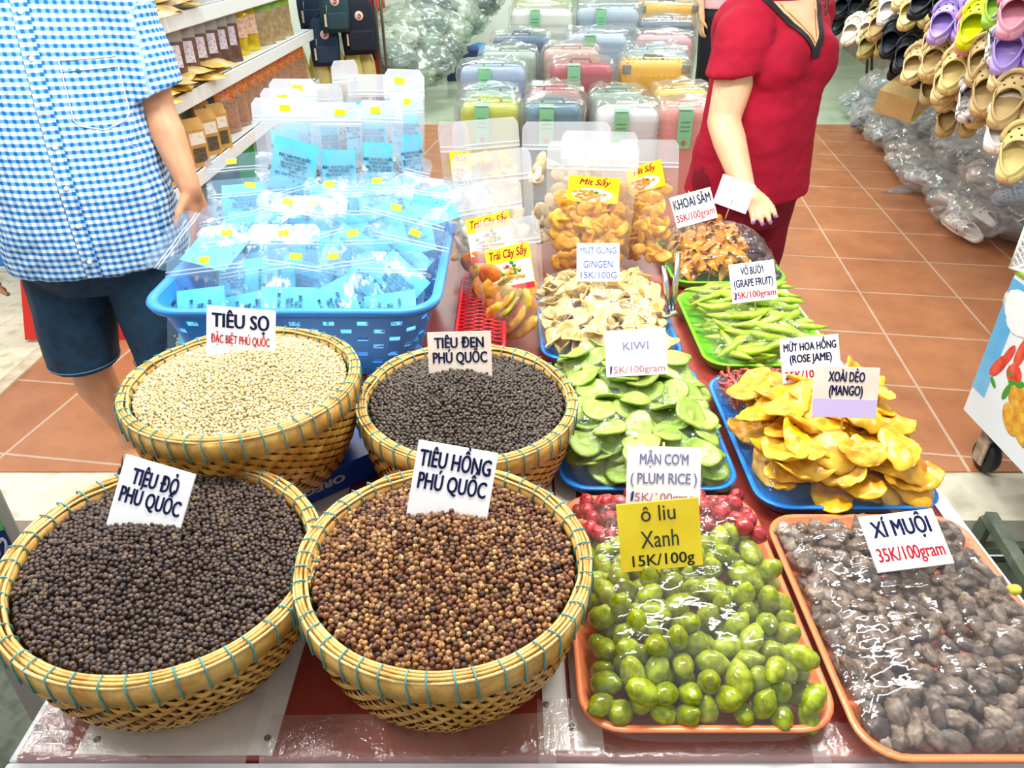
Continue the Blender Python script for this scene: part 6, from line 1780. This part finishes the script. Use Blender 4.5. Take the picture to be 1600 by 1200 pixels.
for p0, ux, n in (((-A, -A, 0), (2 * A, 0, 0), 12), ((A, -A, 0), (0, 2 * A, 0), 12), ((A, A, 0), (-2 * A, 0, 0), 12), ((-A, A, 0), (0, -2 * A, 0), 12)): lat(p0, ux, (0, 0, .13), n, 7)
mb.build('basket_lattice', whitep, wb)
mb = MB()
for z in (.0, .13): mb.tube([(-A, -A, z), (A, -A, z), (A, A, z), (-A, A, z)], .005, 6, closed=True)
for x in (-A, A):
    for y in (-A, A): mb.tube([(x, y, 0), (x, y, .13)], .004, 6)
mb.build('basket_frame', whitep, wb)
mb = MB(); mb.box((0, 0, .003), (2 * A, 2 * A, .004)); mb.build('basket_floor', whitep, wb)

ss = thing('steel_stand', 'grey green square tube stand on the street step at the lower right', 'stand', P(1572, 850, z=-.02))
gs = mat('stand_steel', '#6f7a68', .45, .35, var=['#5c6656', '#858f7c'], vscale=14)
def sq(name, a, b, r=.017):
    a, b = Vector(a), Vector(b); x, y, z = frame_from(b - a, (0, 0, 1)); M = Matrix((x, y, z)).transposed().to_4x4()
    mb = MB(); mb.box((0, 0, 0), (2 * r, (b - a).length, 2 * r), 0, Matrix.Translation((a + b) / 2 - ss.location) @ M, bev=.002); mb.build(name, gs, ss)
a, b = P(1546, 806, z=.03), P(1640, 960, z=.03)
sq('top_bar', a, b); sq('leg', a + Vector((0, 0, -.01)), (a.x - .004, a.y + .01, -.15)); sq('leg', (b.x, b.y, .02), (b.x, b.y, -.15))
a2 = Vector((a.x, a.y, -.10)); sq('cross_bar', a2, a2 + Vector((.45, .0, 0)), .014)
far_ = a + Vector((.45, 0, 0)); sq('leg', far_, (far_.x, far_.y, -.15)); sq('top_bar', far_, b + Vector((.45, 0, 0)))

nb = thing('number_board', 'upright signboard with white digits on navy and green at the far left', 'signboard', (-.885, 1.0, 0), (0, 0, math.radians(42)))
mb = MB(); mb.box((-.10, .012, .60), (.20, .024, .30), bev=.002); mb.box((-.10, .012, .15), (.03, .02, .62)); mb.box((-.10, .012, -.14), (.12, .12, .02)); mb.build('board_panel', mat('board_grey', '#9a948a', .5), nb)
mb = MB(); mb.box((-.104, -.001, .53), (.17, .003, .14)); mb.build('navy_print', mat('board_navy', '#16235f', .4), nb)
mb = MB(); mb.prism([(-.188, .625), (-.02, .595), (-.02, .67), (-.188, .67)], 0, .004, M=Matrix.Rotation(PI / 2, 4, 'X')); mb.build('green_print', mat('board_green', '#35a52e', .4, var=['#2b9426', '#58bf4a'], vscale=8), nb)
mb = MB(); mb.box((-.104, -.0005, .71), (.17, .003, .06)); mb.build('white_print', mat('board_white', '#e9e6e2', .4), nb)
text('672', .034, wt, nb, (-.040, -.0035, .562), (PI / 2, 0, 0), width=.034, bold=.05)

st = thing('plastic_stool', 'red plastic stool behind the man at the far left', 'stool', (-1.86, 3.02, -.0))
rp_ = mat('stool_red', '#e02418', .35)
mb = MB(); mb.loft([rrect(.15, .15, .03, .43), rrect(.155, .155, .035, .445), rrect(.145, .145, .03, .45)]); mb.build('seat', rp_, st)
for sx in (-1, 1):
    for sy in (-1, 1):
        mb = MB(); mb.loft([rrect(.040, .012, .004, .44, 2, sx * .11, sy * .13), rrect(.032, .011, .004, .0, 2, sx * .195, sy * .20)], smooth=False); mb.build('leg', rp_, st)
mb = MB()
for sy in (-1, 1): mb.box((0, sy * .155, .30), (.27, .008, .05))
for sx in (-1, 1): mb.box((sx * .138, 0, .30), (.008, .29, .05))
mb.build('stretcher', rp_, st)
bc = thing('blue_crate', 'blue plastic crate with pale base on the pavement at the far left', 'crate', (-2.85, 3.78, -.012))
mb = MB(); mb.box((0, 0, .17), (.6, .4, .28), bev=.01); mb.build('crate_body', mat('crate_blue', '#1f8fdc', .4), bc)
mb = MB(); mb.box((0, 0, .015), (.62, .42, .03), bev=.005); mb.build('crate_base', mat('base_pale', '#cfd2d4', .5), bc)
